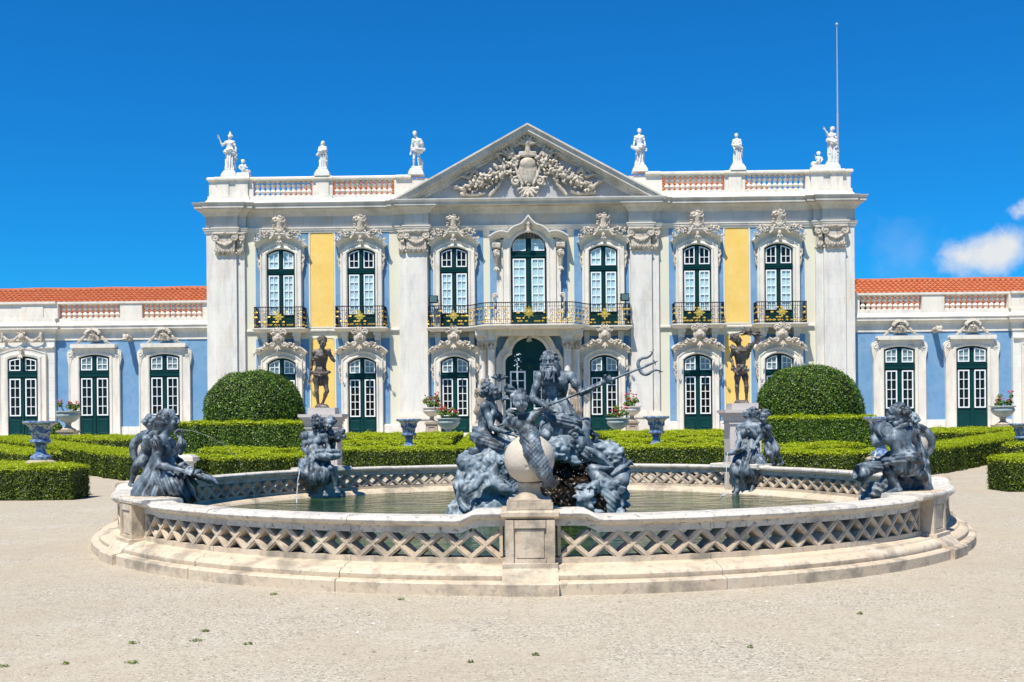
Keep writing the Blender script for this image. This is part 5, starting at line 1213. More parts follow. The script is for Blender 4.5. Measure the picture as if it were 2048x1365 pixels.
# --- A: woman with shell on the left front of the rim
G = Grp('rim_sculpture', 320, 1000, 12.2, 'lead sculpture of a kneeling woman in profile holding a shell at the left front rim', 'sculpture'); P = G.P
S = SDF(.0075)
person(S, P(322, 950, 0), P(327, 885, .0), P(340, 842, -.02), (1, -.25, 0), ((P(318, 930, -.25), P(366, 942, -.24)), (P(352, 918, .2), P(380, 938, .15))), s=.94, face=(1, -.12, .05), hup=(-.05, 0, 1), female=True, hair='bun', seed=21, grip=(.5, .5), lt=.86)
for i in range(9): S.chain([P(318+i*3, 836-i*1.5, -.05+.02*(i % 3)), P(312+i*2, 846, -.06), P(308+i*2, 858, -.04)], [.03, .03, .018], k=.008)
S.skirt(P(324, 925, 0), P(312, 988, .0), (.135, .12), (.25, .22), n=10, amp=.028, ph=.6)
cloth(S, [P(312, 880, -.15), P(318, 893, -.18), P(330, 905, -.12)], [.05, .062, .045], (1, .2, .4), 75, .012, seed=22)
cloth(S, [P(332, 962, -.10), P(352, 972, -.16), P(370, 988, -.06), P(378, 1008, .08)], [.13, .13, .11, .08], (.8, .2, .5), 44, .028, seed=23)
cloth(S, [P(345, 950, .05), P(372, 960, .1), P(385, 985, .15)], [.12, .10, .07], (.5, .2, .8), 40, .022, seed=24)
G.put(S, 'woman')
S = SDF(.0075)
S.ell(P(398, 950, .02), (.20, .14, .045), np.array(Matrix.Rotation(R(22), 3, 'Y')), k=.02, disp=folds((.3, 1, .2), 70, .010, 25), amp=.014)
S.ell(P(398, 946, .02), (.17, .11, .035), np.array(Matrix.Rotation(R(22), 3, 'Y')), op='s'); S.chain([P(370, 938, -.05), P(362, 932, -.05), P(368, 926, -.05)], [.04, .03, .015])
S.chain([P(420, 960, .0), P(434, 968, .02)], [.05, .02]); G.put(S, 'shell')
S = SDF(.0075)
person(S, P(292, 912, .22), P(303, 874, .18), P(305, 851, .12), (.9, .2, -.2), ((P(322, 888, .05), P(330, 882, .0)), (P(318, 895, .35), P(335, 890, .3))), ((P(274, 930, .10), P(262, 968, .16), P(282, 976, .10)), (P(300, 955, .35), P(285, 985, .4), P(300, 992, .35))), s=.64, face=(.85, .3, -.1), hair='short', lt=1.15, hk=1.25, seed=26)
cloth(S, [P(318, 858, .1), P(300, 880, .12), P(288, 905, .18)], [.07, .08, .05], (1, 0, .5), 60, .012, seed=27)
G.put(S, 'boy')
S = SDF(.0075); S.chain([P(361, 906, .35), P(363, 890, .36), P(362, 878, .38)], [.03, .055, .03]); S.chain([P(358+7*math.cos(t), 868-7*math.sin(t), .38) for t in np.linspace(-1.2, 4.2, 9)], .016); G.put(S, 'jug')

# --- B: woman with flower basket, left back
G = Grp('rim_sculpture', 635, 985, 19.85, 'lead sculpture of a seated woman with a flower basket on the left back rim', 'sculpture'); P = G.P
S = SDF(.009)
person(S, P(632, 922, 0), P(631, 872, 0), P(636, 845, -.04), (-.1, -1, .05), ((P(606, 898, -.05), P(624, 912, -.28)), (P(655, 892, -.05), P(660, 905, -.28))), ((P(636, 938, -.46), P(648, 980, -.38), P(651, 990, -.50)), (P(662, 936, -.46), P(672, 975, -.38), P(675, 984, -.50))), s=1.04, face=(.45, -.8, .15), hup=(-.25, 0, 1), female=True, hair='long', seed=31)
S.skirt(P(632, 905, -.05), P(636, 950, -.36), (.19, .17), (.27, .20), n=8, amp=.025, ph=.3)
cloth(S, [P(608, 930, -.1), P(615, 945, -.25), P(632, 958, -.42), P(645, 950, -.46)], [.12, .13, .12, .10], (.8, .3, .5), 34, .025, seed=32)
S.ell(P(609, 872, 0), (.09, .09, .085), k=.03, disp=folds((1, 0, .2), 70, .01, 33), amp=.012)
G.put(S, 'woman')
S = SDF(.010)
S.ell(P(655, 912, -.42), (.25, .17, .09), k=.02, disp=nz(40, .015, 34), amp=.02)
for i in range(34): g_ = np.random.default_rng(50+i); a_ = g_.uniform(0, 6.28); q_ = g_.uniform(0, .9)**.5; S.ell(P(655, 905, -.42)+np.array((.22*q_*math.cos(a_), .13*q_*math.sin(a_), .02)), g_.uniform(.03, .05), k=.008)
G.put(S, 'flower_basket', MT['leadlight'])
S = SDF(.009)
person(S, P(662, 905, .25), P(660, 868, .12), P(660, 848, .05), (-.2, -1, 0), ((P(645, 885, .1), P(635, 880, 0)), (P(676, 882, .1), P(682, 872, 0))), s=.76, face=(-.25, -1, -.1), hair='short', lt=1.12, hk=1.2, seed=35)
for i in range(16): g_ = np.random.default_rng(70+i); S.chain([P(680, 872, -.02), P(680+g_.normal()*5, 868+g_.normal()*5, -.04)], [.03, .045], k=.008)
G.put(S, 'boy')

# --- C: woman pouring from a shell with a boy, right back
G = Grp('rim_sculpture', 1500, 985, 20.0, 'lead sculpture of a woman tipping a shell with boy climbing behind, right back rim', 'sculpture'); P = G.P
S = SDF(.009)
person(S, P(1500, 908, 0), P(1496, 853, 0), P(1500, 828, .02), (-.55, -1, .05), ((P(1478, 880, -.1), P(1472, 898, -.3)), (P(1522, 872, -.1), P(1510, 890, -.28))), ((P(1478, 926, -.44), P(1474, 978, -.36), P(1468, 990, -.46)), (P(1506, 928, -.45), P(1506, 968, -.40), P(1502, 984, -.50))), s=1.04, face=(-.5, .25, .35), hup=(.1, .3, 1), female=True, hair='bun', seed=41)
S.skirt(P(1500, 893, -.05), P(1492, 942, -.36), (.18, .17), (.28, .20), n=8, amp=.028, ph=1.3)
cloth(S, [P(1515, 915, -.25), P(1520, 930, -.35), P(1508, 945, -.42), P(1512, 958, -.42)], [.10, .12, .10, .05], (.8, .3, .5), 36, .025, seed=42)
G.put(S, 'woman')
S = SDF(.010); S.ell(P(1472, 902, -.38), (.20, .13, .055), np.array(Matrix.Rotation(R(-18), 3, 'Y')), k=.02, disp=folds((.3, 1, .2), 60, .012, 43), amp=.015); S.ell(P(1472, 896, -.38), (.17, .10, .05), np.array(Matrix.Rotation(R(-18), 3, 'Y')), op='s'); G.put(S, 'shell')
S = SDF(.009)
person(S, P(1541, 890, .12), P(1528, 855, .05), P(1527, 834, .0), (-.8, -.4, -.1), ((P(1512, 872, -.15), P(1502, 862, -.2)), (P(1522, 875, .2), P(1510, 868, .15))), ((P(1538, 908, -.02), P(1546, 926, .05), P(1538, 930, .0)), (P(1552, 908, .15), P(1564, 926, .15), P(1556, 930, .1))), s=.76, face=(-.7, -.6, -.15), hair='short', lt=1.12, hk=1.2, seed=45)
S.skirt(P(1539, 882, .1), P(1543, 898, .1), (.10, .10), (.15, .14), n=8, amp=.018)
G.put(S, 'boy')

# --- D: boy carrying a small barrel, right front
G = Grp('rim_sculpture', 1805, 988, 11.9, 'lead sculpture of a boy seen from behind with a barrel at the right front rim', 'sculpture'); P = G.P
S = SDF(.0075)
person(S, P(1808, 922, -.05), P(1796, 868, -.06), P(1795, 838, -.02), (-.35, 1, 0), ((P(1826, 882, .02), P(1815, 890, .2)), (P(1752, 888, -.02), P(1752, 858, -.02))), ((P(1840, 948, -.08), P(1856, 974, .0), P(1836, 984, -.06)), (P(1776, 944, -.16), P(1796, 978, -.16), P(1778, 985, -.22))), s=.84, face=(-.8, .5, -.25), hup=(-.15, 0, 1), hair='short', lt=1.12, hk=1.28, grip=(.5, .9), seed=51)
for i in range(14): g_ = np.random.default_rng(90+i); S.ell(P(1802+g_.normal()*9, 845+g_.normal()*9, -.10), .032, k=.008)
cloth(S, [P(1772, 926, -.2), P(1795, 918, -.22), P(1822, 912, -.2), P(1838, 922, -.1)], [.05, .06, .06, .05], (.3, .2, 1), 70, .016, seed=52)
S.skirt(P(1808, 908, -.05), P(1810, 926, -.05), (.14, .125), (.165, .145), n=9, amp=.016)
G.put(S, 'boy')
m = MB(); c0 = P(1773, 861, -.16); k0 = len(m.v); m.lathe([(0, -.0), (.055, 0), (.06, -.004), (.06, .012), (.082, .012), (.086, .03), (.084, .05), (.09, .14), (.084, .23), (.086, .25), (.08, .27), (0, .27)], n=22)
for i in range(k0, len(m.v)): x, y, z = m.v[i]; m.v[i] = (c0[0]+x-z*.08, c0[1]+z*.99, c0[2]+y+z*.1)
m.build('barrel', MT['lead'], G.root, smooth=35)
S = SDF(.008)
person(S, P(1828, 935, .35), P(1822, 880, .32), P(1814, 852, .3), (-1, .2, -.1), ((P(1790, 905, .15), P(1752, 925, .1)), (P(1800, 905, .5), P(1760, 920, .5))), s=1.0, face=(-1, .1, -.2), female=True, hair='long', seed=53)
S.skirt(P(1827, 915, .32), P(1818, 982, .25), (.16, .15), (.26, .22), n=9, amp=.024)
cloth(S, [P(1800, 965, .15), P(1775, 975, .12), P(1748, 990, .12), P(1735, 1004, .12)], [.14, .12, .12, .08], (.7, .2, .6), 36, .026, seed=54)
cloth(S, [P(1812, 850, .12), P(1824, 872, .08), P(1834, 905, .1), P(1832, 935, .12)], [.05, .065, .065, .04], (1, .1, .3), 60, .014, seed=55)
G.put(S, 'woman')
S = SDF(.0075); S.chain([P(1790, 922, .1), P(1760, 930, .08), P(1730, 942, .06)], [.06, .07, .085], disp=folds((0, .4, 1), 60, .01, 57), amp=.012); S.ell(P(1722, 946, .05), (.10, .14, .10), np.array(Matrix.Rotation(R(-30), 3, 'Y')), k=.02); S.ell(P(1712, 944, .05), (.075, .11, .075), np.array(Matrix.Rotation(R(-30), 3, 'Y')), op='s'); G.put(S, 'shell')

# --- drapery lying over the two side balls
for bx, sg, lb in ((-5.28*.985, -1, 'grey lead drapery lying over the left stone ball of the fountain rim'), (5.28, 1, 'grey lead drapery lying over the right stone ball of the fountain rim')):
    ba = R(189 if sg < 0 else 351); lx, ly = (R0+.02)*math.cos(ba)*.94, (R0+.02)*math.sin(ba)*1.08; c_, s_ = math.cos(FR), math.sin(FR)
    o = empty('lead_drape', (FC[0]+c_*lx-s_*ly, FC[1]+s_*lx+c_*ly, .727+.445)); tag(o, lb, 'drapery')
    S = SDF(.009); pts = []
    for t in np.linspace(0, 1, 12):
        a_ = R(118-150*t); v_ = np.array((sg*math.cos(a_), -.30+.35*t, math.sin(a_))); pts.append(v_/np.linalg.norm(v_)*.232)
    for off in (-.30, -.10, .10, .30):
        cloth(S, [q_+np.array((0, off*.42, -abs(off)*.10)) for q_ in pts], list(.055*np.sin(np.linspace(.7, 2.75, 12))), (.4, 1, .3), 60, .010, seed=28)
    S.build('cloth', MT['lead'], o)
# --- bronze statues on tall pedestals
MT['plinthstone'] = mat('grey pink pedestal stone', (0.52, 0.47, 0.43), 0.7, [(1.5, .45, .7, (.42,.38,.36), .5), (8, .55, .75, (.32,.29,.26), .4)], (30, .35))
def garden_pedestal(G, P, x0, x1, ytop, mold=True):
    c0 = P((x0+x1)/2, ytop, 0); hw = (P(x1, ytop)[0]-P(x0, ytop)[0])/2; zb = -G.o[2]
    m = MB(); cx, cz = c0[0], c0[2]
    for a, b, e in ((0, .07, 1.0), (.07, .11, .93), (.11, .17, .84), (.17, .24, .78), (.24, .30, .74), (.30, .33, .78), (.33, 1.45, .72), (1.45, 1.9, .85)): m.box(cx-hw*e, cx+hw*e, -hw*e, hw*e, cz-b, cz-a-.0005)
    m.frame([(cx-hw*.55, cz-1.3), (cx-hw*.55, cz-.50), (cx-hw*.45, cz-.42), (cx+hw*.45, cz-.42), (cx+hw*.55, cz-.50), (cx+hw*.55, cz-1.3)], [(-.015, -hw*.72+.01), (-.015, -hw*.72-.012), (.015, -hw*.72-.012), (.015, -hw*.72+.01)], closed=True)
    m.build('pedestal', MT['plinthstone'], G.root); b_ = MB(); b_.box(cx-hw*.62, cx+hw*.62, -hw*.62, hw*.62, cz, cz+.15); b_.build('base_slab', MT['plinthstone'], G.root)
G = Grp('bronze_statue', 645, 817, 25.3, 'brown bronze statue looking down with one hand to its chest, on left pedestal', 'statue'); P = G.P
S = SDF(.010)
person(S, P(641, 750, 0), P(643, 705, 0), P(645, 686, -.03), (.12, -1, 0), ((P(623, 730, .05), P(619, 758, -.03)), (P(668, 722, -.02), P(655, 708, -.14))), ((P(633, 784, -.08), P(637, 811, 0), P(639, 816, -.14)), (P(654, 783, -.06), P(645, 808, .05), P(655, 815, -.08))), s=.97, lt=.86, hk=1.09, face=(.55, -.8, -.35), hup=(.1, -.2, 1), hair='short', seed=61)
S.skirt(P(641, 742, 0), P(641, 759, -.01), (.145, .12), (.175, .145), n=9, amp=.018); cloth(S, [P(628, 718, -.1), P(642, 710, -.16), P(658, 702, -.1)], [.05, .06, .05], (.2, 0, 1), 80, .012, seed=62); cloth(S, [P(622, 745, -.05), P(640, 750, -.16), P(658, 745, -.1)], [.04, .05, .04], (.2, 0, 1), 80, .012, seed=63)
S.cone(P(638, 817, 0), P(650, 817, 0), .10, .10); G.put(S, 'figure', MT['bronze']); garden_pedestal(G, P, 604, 691, 829)
G = Grp('bronze_statue', 1482, 808, 25.3, 'dark bronze statue raising a leafy branch, on right pedestal', 'statue'); P = G.P
S = SDF(.010)
person(S, P(1482, 741, 0), P(1481, 700, 0), P(1473, 680, -.02), (.1, -1, 0), ((P(1461, 716, .05), P(1469, 738, -.14)), (P(1505, 692, -.05), P(1514, 672, -.08))), ((P(1474, 774, -.08), P(1475, 802, 0), P(1473, 808, -.14)), (P(1493, 774, -.06), P(1493, 801, .02), P(1496, 808, -.12))), s=.97, lt=.86, hk=1.09, face=(.9, -.45, .05), hair='short', seed=64, grip=(.3, 1), tone=True)
cloth(S, [P(1464, 694, -.05), P(1476, 704, -.15), P(1492, 700, -.14), P(1500, 692, -.05), P(1494, 715, .1)], [.05, .055, .055, .06, .05], (.3, 0, 1), 80, .014, seed=65)
for i in range(26): g_ = np.random.default_rng(120+i); t_ = g_.uniform(0, 1); S.ell(P(1465+32*t_, 738+4*math.sin(t_*9)+g_.normal()*3, -.15), g_.uniform(.025, .045), k=.008)
S.cone(P(1476, 809, 0), P(1490, 809, 0), .10, .10); G.put(S, 'figure', MT['bronze'])
S = SDF(.012); g_ = np.random.default_rng(66); S.chain([P(1514, 690, -.08), P(1514, 668, -.08), P(1500, 662, -.1), P(1486, 660, -.1)], [.015, .018, .014, .008])
for i in range(30):
    t_ = g_.uniform(0, 1); c0 = P(1516-30*t_*t_, 690-28*t_**.6, -.08); S.cone(c0, c0+np.array((g_.normal()*.09, g_.normal()*.06, g_.normal()*.08)), .028, .010, k=.006)
G.put(S, 'branch', MT['bronze']); garden_pedestal(G, P, 1442, 1527, 820)
# two small garden statues by the columns
for px, lb, fx in ((1150, 'brown stone statue in a tunic beside the columns, right of the doorway', 1), (962, 'brown stone statue half hidden behind the sea nymph, left of the doorway', -1)):
    G = Grp('garden_statue', px, 846, 45.0, lb, 'statue'); P = G.P
    S = SDF(.02)
    person(S, P(px, 806, 0), P(px, 780, 0), P(px-3*fx, 765, 0), (0, -1, 0), ((P(px-12, 790, 0), P(px-8*1, 802, -.1)), (P(px+14, 788, 0), P(px+24, 797, -.1)) if fx > 0 else (P(px+12, 790, 0), P(px+9, 803, -.1))), ((P(px-6, 826, -.05), P(px-6, 842, 0), P(px-6, 845, -.15)), (P(px+8, 826, -.05), P(px+9, 842, 0), P(px+10, 845, -.15))), s=1.12, face=(-.5, -1, 0), seed=70)
    S.skirt(P(px, 800, 0), P(px+1, 822, 0), (.18, .15), (.30, .24), n=9, amp=.03); S.cone(P(px-6, 847, 0), P(px+8, 847, 0), .14, .14)
    G.put(S, 'figure', mat('brown stone', (.26, .21, .16), .7, [(4, .45, .7, (.40,.34,.27), .6)], (40, .3)))
    m = MB(); m.box(-.42, .42, -.35, .35, -.14, -.02); m.box(-.36, .36, -.30, .30, -.95, -.14); m.box(-.42, .42, -.35, .35, -1.15, -.95); m.build('pedestal', MT['stone_plain'], G.root)

# --- marble statues on the balustrade (facade metres, z up)
FWD = (0, -1, 0)
def roof_statue(x, lbl, hgt, fn, k=1.0):
    c_, s_ = math.cos(YAW), math.sin(YAW); y = .14
    o = empty('roof_statue', (.8+c_*x-s_*y, YP+s_*x+c_*y, 12.553), YAW); tag(o, lbl, 'statue', 'marble statues on the roof balustrade')
    m = MB(); m.frust(0, 0, 0, .13, .34, .30, .33, .29); m.frust(0, 0, .13, .30, .32, .28, .23, .21); m.build('plinth', MT['marble'], o)
    S = SDF(.014); fn(S, lambda a, b, d=0.: np.array((a*hgt, d*hgt, .30+b*hgt))); S.box((0, 0, .34), (.2, .17, .06), .02); S.build('figure', MT['marble'], o)
    return o
def base_legs(p, sp=.055): return ((p(-sp, .27, -.04), p(-sp-.01, .05, 0), p(-sp-.02, .03, -.09)), (p(sp, .27, -.02), p(sp+.01, .05, .02), p(sp+.02, .03, -.07)))
def st_a(S, p):
    h = p(0, 1)[2]-.3; person(S, p(0, .52), p(.0, .78), p(.01, .915), FWD, ((p(-.20, .68), p(-.26, .86, -.05)), (p(.16, .62), p(.17, .47, -.03))), base_legs(p), s=h/1.75, face=(-.2, -1, 0), seed=81)
    S.skirt(p(0, .58), p(.01, .06), (.10*h, .085*h), (.12*h, .10*h), n=8, amp=.022*h); cloth(S, [p(-.10, .50, -.06), p(.02, .56, -.09), p(.12, .50, -.05), p(.17, .30, 0)], [.06*h, .06*h, .05*h, .025*h], (.2, 0, 1), 40, .012*h, seed=82); S.cone(p(.01, .99), p(.01, 1.06), .035*h, .01)
def st_b(S, p):
    h = p(0, 1)[2]-.3; person(S, p(0, .52), p(.0, .78), p(.005, .915), FWD, ((p(-.14, .66, -.04), p(-.02, .66, -.12)), (p(.14, .64, -.04), p(.03, .70, -.12))), base_legs(p, .045), s=h/1.75, face=(.2, -1, 0), hair='long', seed=83)
    S.skirt(p(0, .72), p(.02, .05), (.10*h, .085*h), (.13*h, .11*h), n=8, amp=.024*h); cloth(S, [p(-.17, .52, -.03), p(-.05, .62, -.12), p(.1, .66, -.1), p(.13, .45, -.04), p(.13, .2, 0)], [.05*h, .06*h, .055*h, .05*h, .03*h], (.3, 0, 1), 40, .012*h, seed=84)
def st_c(S, p):
    h = p(0, 1)[2]-.3; person(S, p(.01, .52), p(.02, .79), p(-.03, .925, -.04), FWD, ((p(-.11, .65), p(-.14, .46, -.03)), (p(.17, .68), p(.08, .66, -.12))), base_legs(p, .06), s=h/1.75, face=(-.4, -1, -.3), seed=85)
    cloth(S, [p(-.10, .52, -.05), p(.04, .50, -.09), p(.16, .50, -.05), p(.23, .52, 0)], [.05*h, .06*h, .05*h, .03*h], (.2, 0, 1), 45, .012*h, seed=86); cloth(S, [p(.14, .72, .03), p(.15, .6, .06), p(.13, .45, .07)], [.05*h, .05*h, .03*h], (1, 0, .2), 45, .012*h, seed=87); S.chain([p(.11, .05, .08), p(.12, .2, .09), p(.09, .3, .08)], [.06*h, .055*h, .03*h])
def st_d(S, p):
    h = p(0, 1)[2]-.3; person(S, p(0, .52), p(-.005, .79), p(.0, .925), FWD, ((p(-.14, .64), p(-.17, .50, -.08)), (p(.14, .63), p(.16, .47, -.03))), base_legs(p), s=h/1.75, face=(.25, -1, 0), seed=88)
    S.skirt(p(.02, .52), p(.0, .06), (.10*h, .085*h), (.11*h, .10*h), n=7, amp=.022*h); cloth(S, [p(-.20, .49, -.1), p(-.06, .42, -.12), p(.06, .52, -.1), p(.12, .50, -.04)], [.045*h, .05*h, .05*h, .04*h], (.2, 0, 1), 45, .012*h, seed=89)
def st_e(S, p):
    h = p(0, 1)[2]-.3; person(S, p(0, .52), p(-.0, .78), p(-.02, .915), FWD, ((p(-.15, .64, -.02), p(-.12, .52, -.1)), (p(.13, .62, -.04), p(.0, .63, -.13))), base_legs(p, .045), s=h/1.75, face=(-.4, -1, 0), hair='bun', seed=90)
    S.skirt(p(0, .70), p(.02, .05), (.095*h, .085*h), (.125*h, .11*h), n=9, amp=.024*h); cloth(S, [p(-.13, .60, -.05), p(0, .58, -.12), p(.12, .50, -.06), p(.14, .25, 0)], [.05*h, .055*h, .05*h, .03*h], (.3, 0, 1), 45, .012*h, seed=91)
def st_f(S, p):
    h = p(0, 1)[2]-.3; person(S, p(.02, .52), p(.01, .78), p(.03, .915), FWD, ((p(-.10, .80, -.03), p(-.17, .90, -.05)), (p(.15, .62), p(.12, .48, -.06))), base_legs(p), s=h/1.75, face=(-.7, -1, .1), seed=92)
    S.skirt(p(.02, .60), p(.05, .06), (.11*h, .09*h), (.13*h, .11*h), n=8, amp=.024*h); cloth(S, [p(-.10, .62, -.06), p(.0, .54, -.1), p(.12, .56, -.06), p(.17, .35, 0), p(.18, .15, 0)], [.055*h, .06*h, .05*h, .045*h, .03*h], (.3, 0, 1), 45, .012*h, seed=93)
roof_statue(-13.35, 'white marble statue waving with a raised hand at the far left roof corner', 1.70, st_a)
roof_statue(-9.17, 'white marble statue with folded arms on the left balustrade pier', 1.32, st_b)
roof_statue(-4.98, 'white marble statue with bowed head left of the pediment', 1.66, st_c)
roof_statue(4.98, 'white marble statue gathering its robe right of the pediment', 1.66, st_d)
roof_statue(9.30, 'white marble draped statue looking left on the right balustrade pier', 1.40, st_e)
roof_statue(13.45, 'white marble statue raising a hand beside the mast on the right roof corner', 1.64, st_f)
for x, fx, lb in ((-12.72, 1, 'small seated marble child beside the waving statue at the left roof corner'), (12.85, -1, 'small seated marble child left of the mast on the right roof corner')):
    c_, s_ = math.cos(YAW), math.sin(YAW); o = empty('child_statue', (.8+c_*x-s_*.14, YP+s_*x+c_*.14, 12.553), YAW); tag(o, lb, 'statue', 'marble children on the roof')
    m = MB(); m.frust(0, 0, 0, .20, .30, .28, .26, .24); m.build('plinth', MT['marble'], o); S = SDF(.014); v = lambda a, b, d=0.: V3(a*fx, d, .2+b)
    person(S, v(-.02, .12), v(-.06, .36), v(-.05, .52), (.3*fx, -1, 0), ((v(-.2, .26, -.05), v(-.12, .16, -.15)), (v(.08, .28, -.1), v(.16, .24, -.15))) if fx > 0 else ((v(.08, .28, -.1), v(.14, .38, -.15)), (v(-.2, .26, -.05), v(-.12, .16, -.15))), ((v(.05, .16, -.2), v(.16, .05, -.12), v(.24, .03, -.14)), (v(.18, .12, -.12), v(.22, .05, -.02), v(.28, .04, -.1))) if fx > 0 else ((v(.18, .12, -.12), v(.22, .05, -.02), v(.28, .04, -.1)), (v(.05, .16, -.2), v(.16, .05, -.12), v(.24, .03, -.14))), s=.62, hk=1.3, lt=1.15, seed=95)
    S.ell(v(.16, .08, -.02), (.16, .14, .10), k=.04, disp=nz(20, .02, 96), amp=.03); S.build('figure', MT['marble'], o)
# mast behind the right corner
m = MB(); p0 = W(1676, 330, 49.2); p1 = W(1674, 52, 49.2); m.tube([(p0[0], 49.2, 11.6), (p0[0], 49.2, 15.5)], .045, 8); m.tube([(p0[0], 49.2, 15.5), (p0[0], 49.2, p1[2])], [.035, .018], 8); m.lathe([(.0, 0), (.06, .03), (.07, .07), (.05, .12), (.0, .14)], (p0[0], 49.2, p1[2]), 10)
tag(m.build('mast', mat('grey painted mast', (.45, .48, .52), .4, metal=.3)), 'tall thin grey mast rising behind the right roof corner', 'mast')
# ------------------------------------------------------------------ clipped hedges: a dense core under many small leaves
def leafmat(name, ramp, tr=.25, rough=.45):
    return mat(name, ramp[0][1], rough, island=ramp, transl=tr, spec=.4)
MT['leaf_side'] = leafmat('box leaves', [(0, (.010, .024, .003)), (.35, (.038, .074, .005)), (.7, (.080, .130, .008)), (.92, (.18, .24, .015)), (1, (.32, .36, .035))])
MT['leaf_top'] = leafmat('sunlit box new growth', [(0, (.22, .30, .006)), (.4, (.345, .44, .006)), (.8, (.45, .52, .008)), (1, (.55, .57, .02))])  # new growth; sunlight on the hedge tops is also put into this lighter colour
MT['leaf_dome'] = leafmat('dome leaves', [(0, (.010, .030, .004)), (.35, (.038, .100, .007)), (.7, (.085, .180, .010)), (.92, (.18, .28, .020)), (1, (.30, .37, .04))])
MT['core'] = mat('hedge twigs', (.012, .017, .006), .9, [(12, .5, .7, (.03, .026, .014), .6)])
def leaf_mesh(name, P, Nn, size, mats, mi, core=None, up_bias=.25, seed=0):
    g = np.random.default_rng(seed); n = len(P)
    N_ = Nn+g.normal(size=(n, 3))*np.where(Nn[:, 2:3] > .9, .33, .55)+np.array((0, 0, up_bias)); N_ /= np.linalg.norm(N_, axis=1)[:, None]
    a = np.cross(N_, g.normal(size=(n, 3))); a /= np.linalg.norm(a, axis=1)[:, None]; b = np.cross(N_, a)
    s = (size*g.uniform(.65, 1.25, n))[:, None]
    Vv = np.stack([P+a*s*.62, P+b*s*.36+N_*s*.10, P-a*s*.62, P-b*s*.36+N_*s*.10], 1).reshape(-1, 3)
    cv, cf, = (core.v, core.f) if core else ([], [])
    nc = len(cv); V = np.concatenate([np.array(cv, float).reshape(-1, 3), Vv]) if nc else Vv
    loops = []; starts = []; tot = 0; mis = []
    for f in cf: loops += list(f); starts.append(tot); tot += len(f); mis.append(0)
    L = np.concatenate([np.array(loops, np.int32), np.arange(4*n, dtype=np.int32)+nc]) if nc else np.arange(4*n, dtype=np.int32)
    St = np.concatenate([np.array(starts, np.int32), tot+np.arange(0, 4*n, 4, dtype=np.int32)]) if nc else np.arange(0, 4*n, 4, dtype=np.int32)
    Mi = np.concatenate([np.zeros(len(cf), np.int32), mi.astype(np.int32)]) if nc else mi.astype(np.int32)
    me = bpy.data.meshes.new(name); me.vertices.add(len(V)); me.vertices.foreach_set('co', V.astype(np.float32).ravel())
    me.loops.add(len(L)); me.loops.foreach_set('vertex_index', L); me.polygons.add(len(St)); me.polygons.foreach_set('loop_start', St)
    for m_ in mats: me.materials.append(m_)
    me.polygons.foreach_set('material_index', Mi); me.update(calc_edges=True); me.validate(); return me
def hedge(path, w, h, leaf, dens, label, seed, z0=None, group='low box hedges of the parterre', name='box_hedge', dark=False):
    g = np.random.default_rng(seed); P2 = [np.array(p, float) for p in path]; seg = [np.linalg.norm(P2[i+1]-P2[i]) for i in range(len(P2)-1)]; T = sum(seg)
    gz = lambda y: ground_z(y) if z0 is None else z0
    core = MB(); hw = w/2
    core.sweep(path, [(-hw+.05, 0), (-hw+.05, h-.06), (hw-.05, h-.06), (hw-.05, 0)], zoff=[gz(p[1]) for p in path])
    n = int((T*(w+2*h)+2*w*h)*dens)
    cum = np.cumsum([0]+seg); u = g.uniform(-hw*.0, T, n); k = np.clip(np.searchsorted(cum, u)-1, 0, len(seg)-1)
    A = np.array(P2)[k]; B = np.array(P2)[k+1]; t = ((u-cum[k])/np.array(seg)[k])[:, None]; c = A+(B-A)*t; d = (B-A)/np.array(seg)[k][:, None]; nr = np.stack([d[:, 1], -d[:, 0]], 1)
    fsel = g.uniform(size=n)*(w+2*h); top = fsel < w; sg = np.where(g.uniform(size=n) < .5, 1., -1.)
    bump_ = .030*np.sin(u*5.1+seed)+.022*np.sin(u*11.7+1.3*seed)
    o = np.where(top, g.uniform(-hw, hw, n), sg*(hw+g.normal(0, .018, n)+bump_)); z = np.where(top, h+g.normal(0, .016, n)+(g.uniform(size=n) < .05)*g.uniform(0, .07, n)+bump_*.7, h*g.uniform(.0, 1.0, n)**.9)
    rr = np.clip((np.abs(o)-hw+.06)/.06, 0, 1)*np.where(top, 1, 0); z = z-rr*.03
    x = c[:, 0]+nr[:, 0]*o; y = c[:, 1]+nr[:, 1]*o
    Nn = np.where(top[:, None], np.array((0, 0, 1.)), np.concatenate([nr*sg[:, None], np.zeros((n, 1))], 1))
    ne = int(2*w*h*dens); e = g.uniform(size=ne) < .5                         # end faces
    ec = np.where(e[:, None], P2[0], P2[-1]); d0 = (P2[0]-P2[1])/seg[0]; d1 = (P2[-1]-P2[-2])/seg[-1]; ed = np.where(e[:, None], d0, d1); en = np.stack([ed[:, 1], -ed[:, 0]], 1)
    eo = g.uniform(-hw, hw, ne); ez = h*g.uniform(0, 1, ne); ex = ec+en*eo[:, None]+ed*g.normal(.0, .02, ne)[:, None]
    P = np.concatenate([np.stack([x, y, z+np.array([gz(q) for q in y])], 1), np.concatenate([ex, (ez+np.array([gz(q) for q in ex[:, 1]]))[:, None]], 1)])
    Na = np.concatenate([Nn, np.concatenate([ed, np.zeros((ne, 1))], 1)])
    zz = np.concatenate([z, ez]); young_sunlit = (zz > h-.055-.04*np.abs(g.normal(size=len(zz)))) | np.concatenate([top, np.zeros(ne, bool)]) | (g.uniform(size=len(zz)) < .02)  # top leaves get the brighter mix of new growth and painted sun
    me = leaf_mesh(name, P, Na, leaf, [MT['core'], MT['leaf_dome'] if dark else MT['leaf_side'], MT['leaf_top']], np.where(young_sunlit, 2, 1), core, seed=seed)
    o_ = link_mesh(name, me); tag(o_, label, 'hedge', group); return o_
AX = .55
def mx(p): return (2*AX-p[0], p[1])
